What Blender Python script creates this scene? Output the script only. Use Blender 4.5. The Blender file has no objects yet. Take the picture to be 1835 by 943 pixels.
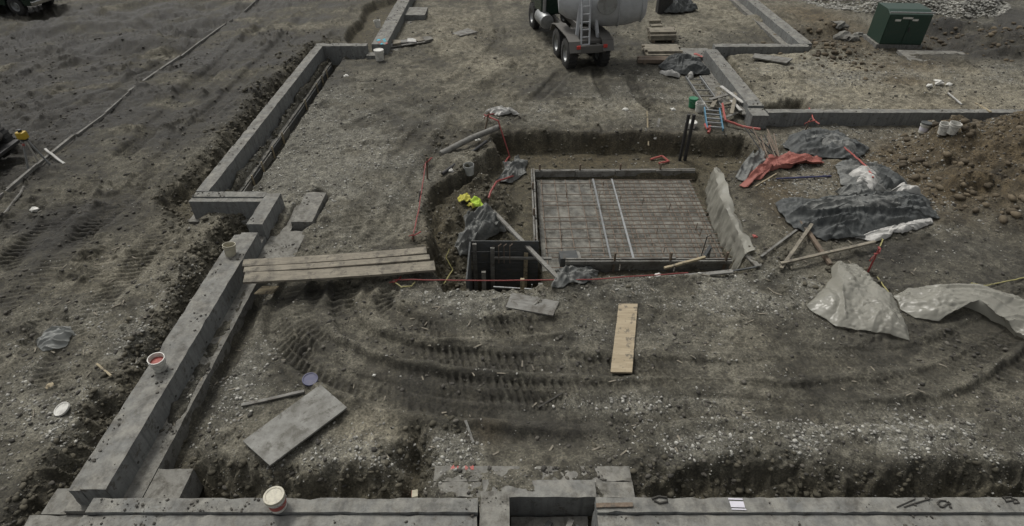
import bpy, bmesh, math, random
import numpy as np
from mathutils import Vector, Matrix
R = math.radians
random.seed(7)
rng = np.random.default_rng(11)
S = bpy.context.scene
COL = S.collection

# ------------------------------------------------------------------ camera, sky, sun, exposure
CAM_H, FPX, PW, PH, YH = 7.7, 1040.0, 1835.0, 943.0, -350.0
PITCH = math.atan((PH / 2 - YH) / FPX)
cam_d = bpy.data.cameras.new('camera'); cam = bpy.data.objects.new('camera', cam_d); COL.objects.link(cam)
cam.location = (0, 0, CAM_H); cam.rotation_euler = (math.pi / 2 - PITCH, 0, 0)
cam_d.sensor_fit = 'HORIZONTAL'; cam_d.sensor_width = 36; cam_d.lens = 36 * FPX / PW
cam_d.clip_start = 0.1; cam_d.clip_end = 2000
S.camera = cam
SUN_EL, SUN_AZ = R(58), R(-38)
w = bpy.data.worlds.new('World'); S.world = w; w.use_nodes = True
nt = w.node_tree; nt.nodes.clear()
sky = nt.nodes.new('ShaderNodeTexSky'); sky.sky_type = 'NISHITA'; sky.sun_disc = False
sky.sun_elevation = SUN_EL; sky.sun_rotation = SUN_AZ; sky.dust_density = 6; sky.air_density = 1.6; sky.ozone_density = 0.6
hs = nt.nodes.new('ShaderNodeHueSaturation'); hs.inputs['Saturation'].default_value = 0.12
bg = nt.nodes.new('ShaderNodeBackground'); bg.inputs['Strength'].default_value = 0.10
wo = nt.nodes.new('ShaderNodeOutputWorld')
nt.links.new(sky.outputs[0], hs.inputs['Color']); nt.links.new(hs.outputs[0], bg.inputs['Color']); nt.links.new(bg.outputs[0], wo.inputs['Surface'])
sun_d = bpy.data.lights.new('sun', 'SUN'); sun = bpy.data.objects.new('sun', sun_d); COL.objects.link(sun)
sun_d.energy = 1.5; sun_d.angle = R(11); sun_d.color = (1.0, 0.965, 0.90)
sd_ = Vector((math.sin(SUN_AZ) * math.cos(SUN_EL), math.cos(SUN_AZ) * math.cos(SUN_EL), math.sin(SUN_EL)))
sun.rotation_euler = sd_.to_track_quat('Z', 'Y').to_euler()
S.view_settings.view_transform = 'Standard'; S.view_settings.look = 'None'; S.view_settings.gamma = 1
S.view_settings.use_curve_mapping = False
S.view_settings.exposure = -0.02

# ------------------------------------------------------------------ helpers
def U(px, py, z=0.0):
    """where the sight line through a photo point meets the level z: used to survey positions"""
    u = (px - PW / 2) / FPX; v = (py - PH / 2) / FPX
    t = (CAM_H - z) / (math.sin(PITCH) + v * math.cos(PITCH))
    return (u * t, (math.cos(PITCH) - v * math.sin(PITCH)) * t)

TAB = np.random.default_rng(3).random(65536).astype(np.float32)
def vn(x, y, seed=0):
    ix = np.floor(x); iy = np.floor(y); fx = (x - ix).astype(np.float32); fy = (y - iy).astype(np.float32)
    ix = ix.astype(np.int32) + seed * 37; iy = iy.astype(np.int32) + seed * 91
    fx = fx * fx * (3 - 2 * fx); fy = fy * fy * (3 - 2 * fy)
    x0 = ix & 255; x1 = (ix + 1) & 255; y0 = (iy & 255) << 8; y1 = ((iy + 1) & 255) << 8
    a = TAB[y0 | x0]; c = TAB[y1 | x0]
    a = a + (TAB[y0 | x1] - a) * fx; c = c + (TAB[y1 | x1] - c) * fx
    return a + (c - a) * fy
def fbm(x, y, sc, octv=3, seed=0, gain=0.5):
    x = np.asarray(x, float) / sc; y = np.asarray(y, float) / sc
    s = 0; a = 1; t = 0
    for k in range(octv):
        s = s + a * vn(x + 13.7 * k, y - 7.3 * k, seed + k); t += a; a *= gain
        x, y = (x * 1.6 - y * 1.2) , (x * 1.2 + y * 1.6)
    return s / t
def sst(a, b, x):
    t = np.clip((x - a) / (b - a), 0, 1); return t * t * (3 - 2 * t)
def sd_poly(x, y, pts):
    d = np.full(x.shape, 1e9); ins = np.zeros(x.shape, bool); n = len(pts)
    for i in range(n):
        ax, ay = pts[i]; bx, by = pts[(i + 1) % n]
        ex, ey = bx - ax, by - ay; L = ex * ex + ey * ey + 1e-12
        t = np.clip(((x - ax) * ex + (y - ay) * ey) / L, 0, 1)
        d = np.minimum(d, (x - ax - t * ex) ** 2 + (y - ay - t * ey) ** 2)
        if ey != 0:
            c = (ay > y) != (by > y)
            ins ^= c & (x < ex * (y - ay) / ey + ax)
    d = np.sqrt(d); return np.where(ins, -d, d)
def smooth_path(pts, n=7):
    P = [pts[0]] + list(pts) + [pts[-1]]; out = []
    for i in range(1, len(P) - 2):
        p0, p1, p2, p3 = [np.array(q, float) for q in P[i - 1:i + 3]]
        for k in range(n):
            t = k / n
            out.append(.5 * (2 * p1 + (p2 - p0) * t + (2 * p0 - 5 * p1 + 4 * p2 - p3) * t * t + (3 * p1 - p0 - 3 * p2 + p3) * t ** 3))
    out.append(np.array(P[-2], float)); return np.array(out)
def path_dist(x, y, P, reach=.95):
    best = np.full(x.shape, 1e9); s = np.zeros(x.shape); sg = np.ones(x.shape); acc = 0
    for i in range(len(P) - 1):
        ax, ay = P[i]; ex, ey = P[i + 1] - P[i]; L = math.hypot(ex, ey) + 1e-9
        j = np.nonzero((y > min(ay, ay + ey) - reach) & (y < max(ay, ay + ey) + reach) & (x > min(ax, ax + ex) - reach) & (x < max(ax, ax + ex) + reach))[0]
        if len(j):
            dx = x[j] - ax; dy = y[j] - ay; t = np.clip((dx * ex + dy * ey) / (L * L), 0, 1)
            dx = dx - t * ex; dy = dy - t * ey; d = dx * dx + dy * dy
            m = d < best[j]; q = j[m]
            best[q] = d[m]; s[q] = acc + t[m] * L; sg[q] = np.sign(ex * dy - ey * dx)[m]
        acc += L
    return np.sqrt(best) * sg, s

# ------------------------------------------------------------------ the lie of the land
Z_RAFT = -0.80
def gxs(lst): return [G(a, b)[:2] for a, b in lst]
def pxs(lst, z=0.0): return [U(a, b, z) for a, b in lst]
EXC = pxs([(882, 239), (1000, 237), (1150, 239), (1335, 243), (1372, 268), (1330, 300), (1296, 310), (1322, 400), (1340, 478), (1200, 486), (1000, 498),
           (985, 516), (830, 519), (796, 517), (768, 450), (772, 350), (800, 318), (850, 300), (892, 264)])
LOBE = pxs([(772, 350), (800, 318), (880, 300), (930, 330), (925, 440), (850, 440), (840, 518), (796, 517), (768, 450)])
RAFT = [(0.62, 10.3), (5.02, 10.3), (5.38, 14.75), (0.66, 14.75)]
SHAFT = [(-.92, 9.08), (.64, 9.10), (.62, 10.50), (-.94, 10.50)]
LTR = pxs([(110, 800), (215, 690), (300, 560), (360, 455), (400, 405)]) + [(-6.35, 11.7), (-5.9, 11.7), (-5.9, 3.0), (-6.9, 3.0)]
UTR = pxs([(285, 352), (340, 305), (395, 262), (455, 180), (505, 130), (560, 75)]) + [(-7.4, 23.6), (-7.4, 11.3)] + pxs([(345, 395), (300, 380)])
BTR = pxs([(285, 800), (440, 850), (560, 842), (700, 845), (745, 780), (765, 800), (775, 850)]) + [(-1.1, 4.6), (-1.1, 3.6), (-5.8, 3.6), (-5.8, 4.9)]
BTR2 = pxs([(1130, 872), (1300, 845), (1480, 850), (1600, 862), (1835, 850)]) + [(9.5, 4.9), (9.5, 3.6), (1.6, 3.6)]
FTR = pxs([(620, 62), (650, 20), (670, 0)]) + [(-5.6, 33), (-4.9, 33), (-5.1, 22.4), (-6.2, 22.6)]
RTR = pxs([(1300, 100), (1325, 150), (1355, 196), (1430, 196)]) + [(9.2, 16.6), (7.6, 16.6), (7.6, 22.2)]
HOLE = pxs([(520, 420), (560, 400), (590, 350), (570, 340), (560, 345)])
POCKET = [(-.15, 3.4), (1.2, 3.4), (1.2, 4.4), (-.15, 4.4)]
COMP = [(7.7, 16.7), (30, 16.7), (30, 22.6), (7.7, 22.6)]
TRACKS = [(smooth_path(pxs(p)), wd, dp) for p, wd, dp in [
    ([(528, 500), (500, 560), (512, 615), (570, 655), (650, 690), (770, 716), (900, 726), (1100, 735), (1300, 728), (1500, 742), (1680, 735), (1800, 690), (1900, 620)], .25, .12),
    ([(566, 520), (545, 565), (563, 610), (625, 645), (720, 672), (860, 690), (1050, 700), (1250, 696), (1450, 706), (1620, 690), (1740, 650), (1850, 580)], .2, .065),
    ([(625, 505), (612, 545), (628, 585), (680, 615), (770, 634), (900, 645), (1080, 655), (1300, 660), (1500, 655)], .22, .085),
    ([(700, 520), (690, 545), (722, 572), (800, 590), (900, 588), (1000, 580)], .2, .06),
    ([(1330, 610), (1480, 640), (1640, 638), (1740, 600), (1850, 530)], .2, .045),
    ([(820, 215), (770, 290), (700, 400), (640, 455)], .26, .05),
    ([(760, 230), (690, 320), (620, 420), (560, 470)], .24, .03),
    ([(1012, 128), (960, 180), (880, 225), (830, 245)], .24, .05),
    ([(1065, 125), (1085, 170), (1108, 225)], .2, .05),
    ([(1128, 140), (1150, 180), (1175, 200)], .2, .05),
    ([(700, 20), (860, 60), (930, 110), (860, 160), (760, 210)], .3, .04),
    ([(880, 0), (900, 60), (850, 120), (700, 200), (560, 260)], .3, .04),
    ([(0, 560), (250, 330), (430, 150), (560, 20)], .28, .06),
    ([(0, 480), (190, 310), (380, 130), (500, 20)], .3, .06),
    ([(60, 700), (200, 520), (330, 380)], .28, .04),
    ([(120, 0), (300, 60), (260, 120), (0, 250)], .3, .06),
]]
HEAPS = [  # x, y, rx, ry, height, seed
    (14.5, 13.7, 4.2, 2.9, 1.4, 3), (12.9, 11.6, 2.4, 1.3, .4, 17), (11.7, 14.6, 1.6, 1.2, .35, 4), (19.5, 31.8, 5.6, 4.2, 1.2, 5), (12.4, 23.0, 1.5, 1.2, .45, 6), (20.0, 23.6, 3.4, 2.0, .7, 8), (13.2, 25.8, 2.0, 1.0, .45, 18), (18.6, 26.2, 2.6, .9, .45, 19), (21.0, 21.3, 3.0, 1.0, .4, 20), (12.0, 27.5, 1.6, 1.6, .4, 22),
    (-1.4, 14.3, 1.0, .8, .14, 9), (6.4, 13.2, .9, 2.4, .14, 10), (0.2, 16.4, 1.5, .6, .12, 12), (-20, 27, 3, 1.6, .4, 13), (-15, 24.5, 2.6, 1.2, .3, 14), (-12.0, 19.5, 1.4, 3, .15, 15)]
def terrain(x, y, want=False):
    x = np.asarray(x, float); y = np.asarray(y, float)
    big = fbm(x, y, 3.2, 3, 1) - .5; mid = fbm(x, y, .75, 3, 5) - .5; fine = fbm(x, y, .17, 3, 9, .6) - .5
    rough = .55 + .9 * fbm(x, y, 2.3, 2, 21)
    lf = sst(-6.0, -7.6, x)                                   # dug-over spoil on the far side of the left footing
    ridged = 1 - np.abs(2 * fbm(x, y, .42, 3, 33) - 1)
    lump = np.clip(fbm(x, y, .26, 3, 36, .6) - .5, 0, 1); patchy = np.clip((fbm(x, y, 1.1, 2, 37) - .42) * 4, 0, 1)
    h = .22 * big + .10 * mid * rough + .085 * fine * rough + .06 * lf * (ridged - .6) + (.30 + .30 * lf) * lump * patchy
    near = np.exp(-(((x + 3) / 3.5) ** 2 + ((y - 5.6) / 1.2) ** 2)); h = h * (1 - .3 * near)
    wet = np.zeros(x.shape)
    for P, wd, dp in TRACKS:
        lo = P.min(0) - 1.2; hi = P.max(0) + 1.2
        m = (x > lo[0]) & (x < hi[0]) & (y > lo[1]) & (y < hi[1])
        if not m.any(): continue
        m = np.nonzero(m)[0]; d, s = path_dist(x[m], y[m], P)
        q = np.abs(d) < .9; m = m[q]; d = d[q]; s = s[q]; xx = x[m]; yy = y[m]
        if not len(m): continue
        d = d + .17 * (fbm(xx, yy, .6, 3, 40) - .5)
        a = np.abs(d); k = np.clip(2.2 * fbm(xx, yy, 1.0, 3, 41) - .2, .3, 1.4); k = k * (1 - .55 * sst(-.5, 4.5, xx) * (yy < 12)); s = s + .10 * (fbm(xx, yy, .35, 2, 44) - .5)
        prof = -dp * (1 - sst(wd * .7, wd * 1.15, a)) + .6 * dp * np.exp(-((a - wd * 1.5) / (wd * .35)) ** 2)
        lug = np.sin(2 * math.pi * (s / .14 + 1.3 * np.sign(d) * a / wd * .5)) * (1 - sst(wd * .85, wd * 1.05, a)) * sst(.0, .03, a)
        h[m] = h[m] * (1 - .45 * (1 - sst(wd * .8, wd * 1.2, a))) + k * prof + .046 * k * lug * np.clip(3.0 * fbm(xx, yy, .8, 2, 43) - .95, 0, 1)
        wet[m] = np.maximum(wet[m], (1 - sst(wd * .6, wd * 1.3, a)) * np.clip(k - .25, 0, 1))
    low = sst(-12.6, -13.2, x + .5 * (fbm(x, y, 1.8, 2, 70) - .5)); st = fbm(x * .45 + y * .2, y * .8 - x * .5, .8, 3, 72) - .5; h = h - .20 * low + low * .45 * st * np.clip(y / 22, .2, 1.3)
    cm = sst(.15, -.25, sd_poly(x, y, COMP)); h = h + .22 * cm
    for hx, hy, rx, ry, hh, sd in HEAPS:
        j = np.nonzero((np.abs(x - hx) < rx * 1.35) & (np.abs(y - hy) < ry * 1.35))[0]
        if not len(j): continue
        xx = x[j]; yy = y[j]
        q = np.sqrt(((xx - hx) / rx) ** 2 + ((yy - hy) / ry) ** 2) + .55 * (fbm(xx, yy, 1.1, 3, 50 + sd) - .5)
        m = np.clip(1 - q, 0, 1); m = m * m * (3 - 2 * m) if hh < .5 else m ** .8 * sst(0, .25, m)
        h[j] += .16 * sst(0, .2, m) * (hh > 1.25) * (fbm(xx, yy, .3, 3, 97, .65) - .5) * 2 + hh * m * (1 + .5 * (fbm(xx, yy, .45, 3, 90 + sd) - .5)) + .10 * np.minimum(1, hh) * sst(0, .2, m) * (1 - np.abs(2 * fbm(xx, yy, .33, 3, 60 + sd) - 1) - .5)
    jit = .50 * (fbm(x, y, .9, 2, 80) - .5); jit2 = .10 * (fbm(x, y, .35, 3, 81) - .5)
    dep = np.full(x.shape, -.62) + .10 * mid + .06 * fine
    lob = sst(.1, -.25, sd_poly(x, y, LOBE) + jit)
    lobez = -.40 - .75 * sst(12.6, 10.0, y) + .5 * mid + .22 * ridged + .25 * fine
    dep = dep * (1 - lob) + lobez * lob
    crag = (fbm(x, y, .30, 3, 83, .6) - .5) + .6 * (1 - np.abs(2 * fbm(x, y, .22, 2, 84) - 1) - .6)
    def cut(h, pts, z, wdt, j):
        a = np.array(pts); lo = a.min(0) - .5; hi = a.max(0) + .5
        k = np.nonzero((x > lo[0]) & (x < hi[0]) & (y > lo[1]) & (y < hi[1]))[0]; m = np.zeros(x.shape)
        if len(k):
            m[k] = sst(wdt, -wdt, sd_poly(x[k], y[k], pts) + j[k])
        return h * (1 - m) + z * m + 1.5 * m * (1 - m) * crag * (wdt > .09), m
    dug = np.zeros(x.shape)
    for pts, z, wdt, j in [(EXC, dep, .13, jit * .7), (RAFT, Z_RAFT - .1, .05, jit2), (SHAFT, -2.1, .06, jit2 * .5),
                           (LTR, -.58 + .3 * mid + .2 * fine, .36, jit), (UTR, -.48 + .25 * mid + .15 * fine, .30, jit), (BTR, -.55 + .25 * mid + .12 * fine, .26, jit), (BTR2, -.56 + .3 * mid + .12 * fine, .32, jit),
                           (FTR, -.4, .14, jit), (RTR, -.25, .14, jit * .5), (HOLE, -.42, .08, jit * .4), (POCKET, -.5, .05, jit2 * .3)]:
        h, m = cut(h, pts, z, wdt, j); dug = np.maximum(dug, m)
    # shallow scraped hollow and the footing lines beside the walls
    q = np.exp(-(((x - .9) / 1.6) ** 2 + ((y - 5.45) / .27) ** 2)); h = h - .16 * q
    q = sst(.10, -.06, np.abs(x + 5.08) - .17 + jit2) * sst(12.2, 11.9, y); h = h * (1 - q) + -.36 * q
    q = sst(.08, -.06, np.abs(x + 6.85) - .24 + jit2) * sst(11.8, 12.1, y) * sst(23, 22.6, y); h = h * (1 - q) - .48 * q
    if want: return h, wet, dug, ridged, mid, fine, big
    return h
def hz(x, y): return float(terrain(np.array([x]), np.array([y]))[0])
def G(px, py):
    z = np.linspace(1.6, -2.2, 260); q = np.array([U(px, py, k) for k in z]); h = terrain(q[:, 0], q[:, 1])
    i = int(np.argmax(h >= z)); return (float(q[i, 0]), float(q[i, 1]), float(max(h[i], z[i])))
def hmax(pts): 
    a = np.array(pts); return float(terrain(a[:, 0], a[:, 1]).max())

# ------------------------------------------------------------------ materials
def newmat(name):
    m = bpy.data.materials.new(name); m.use_nodes = True
    return m, m.node_tree, m.node_tree.nodes['Principled BSDF']
def nd(t, kind, **kw):
    n = t.nodes.new(kind)
    for k, v in kw.items():
        if k in n.inputs: n.inputs[k].default_value = v
        else: setattr(n, k, v)
    return n
def ramp(t, src, stops):
    r = t.nodes.new('ShaderNodeValToRGB'); e = r.color_ramp.elements
    while len(e) < len(stops): e.new(.5)
    for q, (p, c) in zip(e, stops): q.position = p; q.color = (*c, 1) if len(c) == 3 else c
    t.links.new(src, r.inputs[0]); return r.outputs[0]
def coords(t, space='Object', scale=(1, 1, 1)):
    c = t.nodes.new('ShaderNodeTexCoord'); mp = t.nodes.new('ShaderNodeMapping'); mp.inputs['Scale'].default_value = scale
    t.links.new(c.outputs[space], mp.inputs[0]); return mp.outputs[0]
def mix(t, fac, a, b, blend='MIX'):
    m = t.nodes.new('ShaderNodeMix'); m.data_type = 'RGBA'; m.blend_type = blend
    for sock, v in ((m.inputs[0], fac), (m.inputs[6], a), (m.inputs[7], b)):
        if isinstance(v, (int, float)): sock.default_value = v
        elif isinstance(v, tuple): sock.default_value = (*v, 1)
        else: t.links.new(v, sock)
    return m.outputs[2]
def bump(t, b, src, strength=.4, dist=.02):
    n = nd(t, 'ShaderNodeBump', Strength=strength, Distance=dist); t.links.new(src, n.inputs['Height']); t.links.new(n.outputs[0], b.inputs['Normal'])
def noise(t, vec, scale, detail=5, rough=.6):
    n = nd(t, 'ShaderNodeTexNoise', Scale=scale, Detail=detail, Roughness=rough); t.links.new(vec, n.inputs['Vector']); return n.outputs[0]

def mat_ground():
    m, t, b = newmat('soil'); v = coords(t)
    a = nd(t, 'ShaderNodeAttribute', attribute_name='soil')
    n1 = noise(t, v, 26, 6, .7); n2 = noise(t, v, 5, 5, .65); n3 = noise(t, v, 90, 3, .6)
    c = mix(t, 1.0, a.outputs['Color'], ramp(t, n1, [(.28, (.30, .30, .29)), (.5, (.92, .92, .92)), (.74, (1.9, 1.88, 1.8))]), 'MULTIPLY')
    c = mix(t, 1.0, c, ramp(t, n2, [(.3, (.62, .61, .59)), (.7, (1.35, 1.34, 1.3))]), 'MULTIPLY')
    vo = nd(t, 'ShaderNodeTexVoronoi', Scale=34.0); t.links.new(v, vo.inputs['Vector'])
    sp = ramp(t, vo.outputs['Distance'], [(.10, (1, 1, 1)), (.26, (0, 0, 0))])
    pick = ramp(t, vo.outputs['Color'], [(.60, (0, 0, 0)), (.72, (1, 1, 1))])
    amt = mix(t, 1.0, sp, pick, 'MULTIPLY'); amt = mix(t, 1.0, amt, a.outputs['Alpha'], 'MULTIPLY')
    c = mix(t, amt, c, (.34, .33, .30))
    t.links.new(c, b.inputs['Base Color'])
    bw = t.nodes.new('ShaderNodeRGBToBW'); t.links.new(c, bw.inputs[0]); t.links.new(ramp(t, bw.outputs[0], [(.02, (.42, .42, .42)), (.09, (.95, .95, .95))]), b.inputs['Roughness'])
    b.inputs['Specular IOR Level'].default_value = .3
    hh = mix(t, .5, n1, n3); bump(t, b, hh, .9, .06)
    return m
def mat_rock(name, lo, hi, scale=30):
    m, t, b = newmat(name); v = coords(t)
    i = nd(t, 'ShaderNodeAttribute', attribute_name='tone')
    c = mix(t, i.outputs['Fac'], lo, hi)
    c = mix(t, 1.0, c, ramp(t, noise(t, v, scale), [(.3, (.7, .7, .7)), (.7, (1.2, 1.2, 1.2))]), 'MULTIPLY')
    t.links.new(c, b.inputs['Base Color']); b.inputs['Roughness'].default_value = .9; return m
def mat_concrete(name='concrete', base=(.205, .210, .205), dirt=(.10, .093, .080), seams=True, topdirt=.62):
    m, t, b = newmat(name); v = coords(t)
    n1 = noise(t, v, 1.6, 6, .7); n2 = noise(t, v, 14, 5, .7); n3 = noise(t, v, 60, 3, .6)
    c = mix(t, ramp(t, n1, [(.3, (0, 0, 0)), (.72, (1, 1, 1))]), tuple(x * .78 for x in base), tuple(x * 1.18 for x in base))
    c = mix(t, .5, c, ramp(t, n2, [(.25, (.55, .55, .53)), (.7, (1.2, 1.2, 1.18))]), 'MULTIPLY')
    vs = coords(t, 'Object', (9, 9, .7)); st = noise(t, vs, 1.2, 4, .7)                # run-off streaks
    c = mix(t, ramp(t, st, [(.46, (0, 0, 0)), (.68, (.75, .75, .75))]), c, tuple(x * .58 for x in base))
    nb = noise(t, v, 7.5, 7, .75)                                                       # splashed mud
    c = mix(t, ramp(t, nb, [(topdirt - .07, (0, 0, 0)), (topdirt, (.85, .85, .85))]), c, dirt)
    if seams:                                                                           # fins left by the form panels
        g = t.nodes.new('ShaderNodeSeparateXYZ'); t.links.new(v, g.inputs[0])
        for ax in (0, 1):
            mm = nd(t, 'ShaderNodeMath', operation='PINGPONG'); t.links.new(g.outputs[ax], mm.inputs[0]); mm.inputs[1].default_value = .61
            c = mix(t, ramp(t, mm.outputs[0], [(.010, (.55, .55, .55)), (.034, (0, 0, 0))]), c, tuple(x * .55 for x in base))
    ge = t.nodes.new('ShaderNodeNewGeometry'); sp = t.nodes.new('ShaderNodeSeparateXYZ'); t.links.new(ge.outputs['True Normal'], sp.inputs[0])
    up = ramp(t, sp.outputs[2], [(.55, (0, 0, 0)), (.8, (1, 1, 1))]); du = mix(t, ramp(t, noise(t, v, 4.2, 7, .75), [(.40, (0, 0, 0)), (.62, (1, 1, 1))]), (.275, .265, .23), dirt)
    fac = mix(t, 1.0, up, ramp(t, noise(t, v, 2.3, 5, .7), [(.3, (.2, .2, .2)), (.65, (.85, .85, .85))]), 'MULTIPLY'); c = mix(t, fac, c, du)
    t.links.new(c, b.inputs['Base Color']); b.inputs['Roughness'].default_value = .88; b.inputs['Specular IOR Level'].default_value = .25
    bump(t, b, mix(t, .5, n2, n3), .45, .02); return m
def mat_wood(name, base, dark, along=(1, 14, 14), mud=.66, mudc=(.10, .092, .078)):
    m, t, b = newmat(name); v = coords(t, 'Object', along); v2 = coords(t)
    oi = t.nodes.new('ShaderNodeObjectInfo')
    ad = nd(t, 'ShaderNodeVectorMath', operation='ADD'); t.links.new(v, ad.inputs[0]); t.links.new(oi.outputs['Random'], ad.inputs[1])
    g = noise(t, ad.outputs[0], 2.4, 7, .65)
    c = mix(t, ramp(t, g, [(.3, (0, 0, 0)), (.66, (1, 1, 1))]), dark, base)
    n2 = noise(t, v2, 3.1, 6, .7)
    c = mix(t, ramp(t, n2, [(mud - .14, (0, 0, 0)), (mud + .08, (.8, .8, .8))]), c, mudc)
    c = mix(t, ramp(t, noise(t, v2, 7.0, 7, .72), [(.55, (0, 0, 0)), (.60, (.75, .75, .75))]), c, mudc)
    t.links.new(c, b.inputs['Base Color']); b.inputs['Roughness'].default_value = .85; b.inputs['Specular IOR Level'].default_value = .2
    bump(t, b, g, .4, .01); return m
def mat_plain(name, col, rough=.6, metal=0.0, dirt=.5, dc=(.12, .11, .095), sc=8):
    m, t, b = newmat(name); v = coords(t); n = noise(t, v, sc, 6, .7)
    c = mix(t, ramp(t, n, [(.45, (0, 0, 0)), (.75, (dirt, dirt, dirt))]), col, dc)
    t.links.new(c, b.inputs['Base Color']); b.inputs['Roughness'].default_value = rough; b.inputs['Metallic'].default_value = metal
    bump(t, b, n, .2, .008); return m
def mat_cloth(name, col, col2, sc=6, rough=.7):
    m, t, b = newmat(name); v = coords(t); n = noise(t, v, sc, 6, .7); n2 = noise(t, v, 70, 3, .6)
    c = mix(t, ramp(t, n, [(.36, (0, 0, 0)), (.68, (1, 1, 1))]), col, col2)
    t.links.new(c, b.inputs['Base Color']); b.inputs['Roughness'].default_value = rough
    bump(t, b, mix(t, .4, n, n2), .4, .02); return m
def mat_poly(name, col, clear):
    m, t, b = newmat(name); v = coords(t); n = noise(t, v, 3.5, 6, .7)
    c = mix(t, ramp(t, noise(t, v, 1.1, 2, .5), [(.35, (0, 0, 0)), (.7, (1, 1, 1))]), tuple(x * .92 for x in col), col)
    t.links.new(c, b.inputs['Base Color']); b.inputs['Roughness'].default_value = .27; b.inputs['Specular IOR Level'].default_value = .5
    tr = nd(t, 'ShaderNodeBsdfTransparent'); tl = nd(t, 'ShaderNodeBsdfTranslucent'); t.links.new(c, tl.inputs['Color'])
    m1 = nd(t, 'ShaderNodeMixShader', Fac=.25); t.links.new(b.outputs[0], m1.inputs[1]); t.links.new(tl.outputs[0], m1.inputs[2])
    m2 = nd(t, 'ShaderNodeMixShader'); t.links.new(ramp(t, noise(t, v, .9, 2, .5), [(.3, (clear * .6,) * 3), (.7, (clear * 1.4,) * 3)]), m2.inputs[0])
    t.links.new(m1.outputs[0], m2.inputs[1]); t.links.new(tr.outputs[0], m2.inputs[2])
    t.links.new(m2.outputs[0], t.nodes['Material Output'].inputs['Surface'])
    bump(t, b, noise(t, coords(t, 'Object', (1, 3, 1)), 5, 3, .5), .25, .03); return m
M = {}
M['soil'] = mat_ground()
M['stone'] = mat_rock('gravel_stone', (.15, .146, .13), (.50, .49, .44))
M['clod'] = mat_rock('mud_clod', (.045, .042, .036), (.13, .12, .10))
M['heapclod'] = mat_rock('heap_soil', (.06, .048, .032), (.15, .12, .078))
M['bankclod'] = mat_rock('bank_soil', (.055, .050, .035), (.12, .108, .078))
M['concrete'] = mat_concrete()
M['footing'] = mat_concrete('footing_concrete', (.20, .198, .185), (.085, .079, .067), False, .58)
M['slabmud'] = mat_concrete('muddy_slab', (.135, .138, .132), (.06, .056, .046), False, .54)
M['plank'] = mat_wood('plank_wood', (.30, .272, .215), (.165, .148, .118), (1.2, 16, 16), .60)
M['newboard'] = mat_wood('fresh_board', (.40, .335, .235), (.28, .23, .155), (1, 9, 9), .72)
M['greyboard'] = mat_wood('weathered_board', (.25, .245, .225), (.15, .147, .135), (2, 10, 10), .60)
M['panel'] = mat_wood('form_panel', (.285, .283, .262), (.20, .198, .182), (2.5, 2.5, 2.5), .54, (.115, .11, .095))
M['darkform'] = mat_wood('dark_form_panel', (.10, .104, .104), (.06, .063, .062), (2, 8, 8), .66)
M['palewood'] = mat_wood('pale_lumber', (.40, .34, .23), (.26, .22, .15), (1, 10, 10), .72)
M['stake'] = mat_wood('stake_wood', (.20, .16, .12), (.12, .09, .07), (10, 10, 1), .7)
M['white'] = mat_plain('white_plastic', (.62, .61, .56), .45, 0, .7)
M['cream'] = mat_plain('cream_plastic', (.46, .43, .33), .5, 0, .7)
M['greenp'] = mat_plain('green_plastic', (.02, .17, .08), .45, 0, .5)
M['bluep'] = mat_plain('blue_plastic', (.018, .022, .085), .5, 0, .35)
M['redp'] = mat_plain('red_paint', (.36, .085, .07), .6, 0, .5)
M['tape'] = mat_plain('red_tape', (.25, .045, .04), .6, 0, .35)
M['yellow'] = mat_plain('yellow_tape', (.36, .33, .13), .6, 0, .6)
M['hivis'] = mat_plain('high_visibility_fabric', (.40, .56, .05), .8, 0, .25)
M['hiviso'] = mat_plain('high_visibility_trim', (.46, .43, .07), .8, 0, .2)
M['steel'] = mat_plain('galvanised_steel', (.32, .33, .33), .45, .6, .6)
M['rebar'] = mat_plain('rebar_steel', (.22, .17, .13), .65, .4, .7)
M['blacksteel'] = mat_plain('black_steel', (.035, .035, .036), .6, .3, .5, (.09, .085, .075))
M['rubber'] = mat_plain('tyre_rubber', (.022, .022, .022), .85, 0, .7, (.08, .075, .065))
M['tarp'] = mat_cloth('black_tarp', (.030, .034, .035), (.10, .105, .10))
M['tarpg'] = mat_cloth('grey_tarp', (.075, .08, .077), (.20, .20, .185))
M['orange'] = mat_cloth('orange_tarp', (.30, .10, .075), (.20, .065, .052), 4)
M['whitecloth'] = mat_cloth('white_sheet', (.52, .51, .48), (.30, .295, .275), 4)
M['poly'] = mat_poly('clear_polythene', (.42, .41, .355), .36)
M['polythin'] = mat_poly('thin_polythene', (.38, .39, .37), .38)
M['greenm'] = mat_plain('green_cabinet_paint', (.022, .050, .036), .45, .1, .35, (.06, .065, .05))
M['greencar'] = mat_plain('dark_green_car_paint', (.012, .030, .020), .25, .2, .2)
M['chrome'] = mat_plain('chrome', (.5, .5, .5), .2, 1, .2)
M['glass'] = mat_plain('dark_glass', (.02, .024, .026), .08, 0, .1)
M['drum'] = mat_plain('grey_drum_paint', (.46, .475, .49), .6, .0, .45, (.15, .15, .15), 2.5)
M['truckgrey'] = mat_plain('dusty_truck_paint', (.105, .10, .092), .7, 0, .7)
M['cyan'] = mat_plain('cyan_spray_paint', (.04, .36, .48), .7, 0, .3)
M['lamp'] = mat_plain('red_lamp_lens', (.50, .05, .04), .3, 0, .1)
M['paper'] = mat_plain('paper', (.62, .60, .66), .9, 0, .15)
M['yellowp'] = mat_plain('yellow_instrument', (.50, .34, .03), .5, 0, .4)
M['bluemetal'] = mat_plain('blue_ladder_paint', (.07, .20, .30), .5, .1, .5)
M['mud'] = mat_plain('smeared_mud', (.05, .047, .04), .9, 0, .4, (.03, .028, .025))

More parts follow.
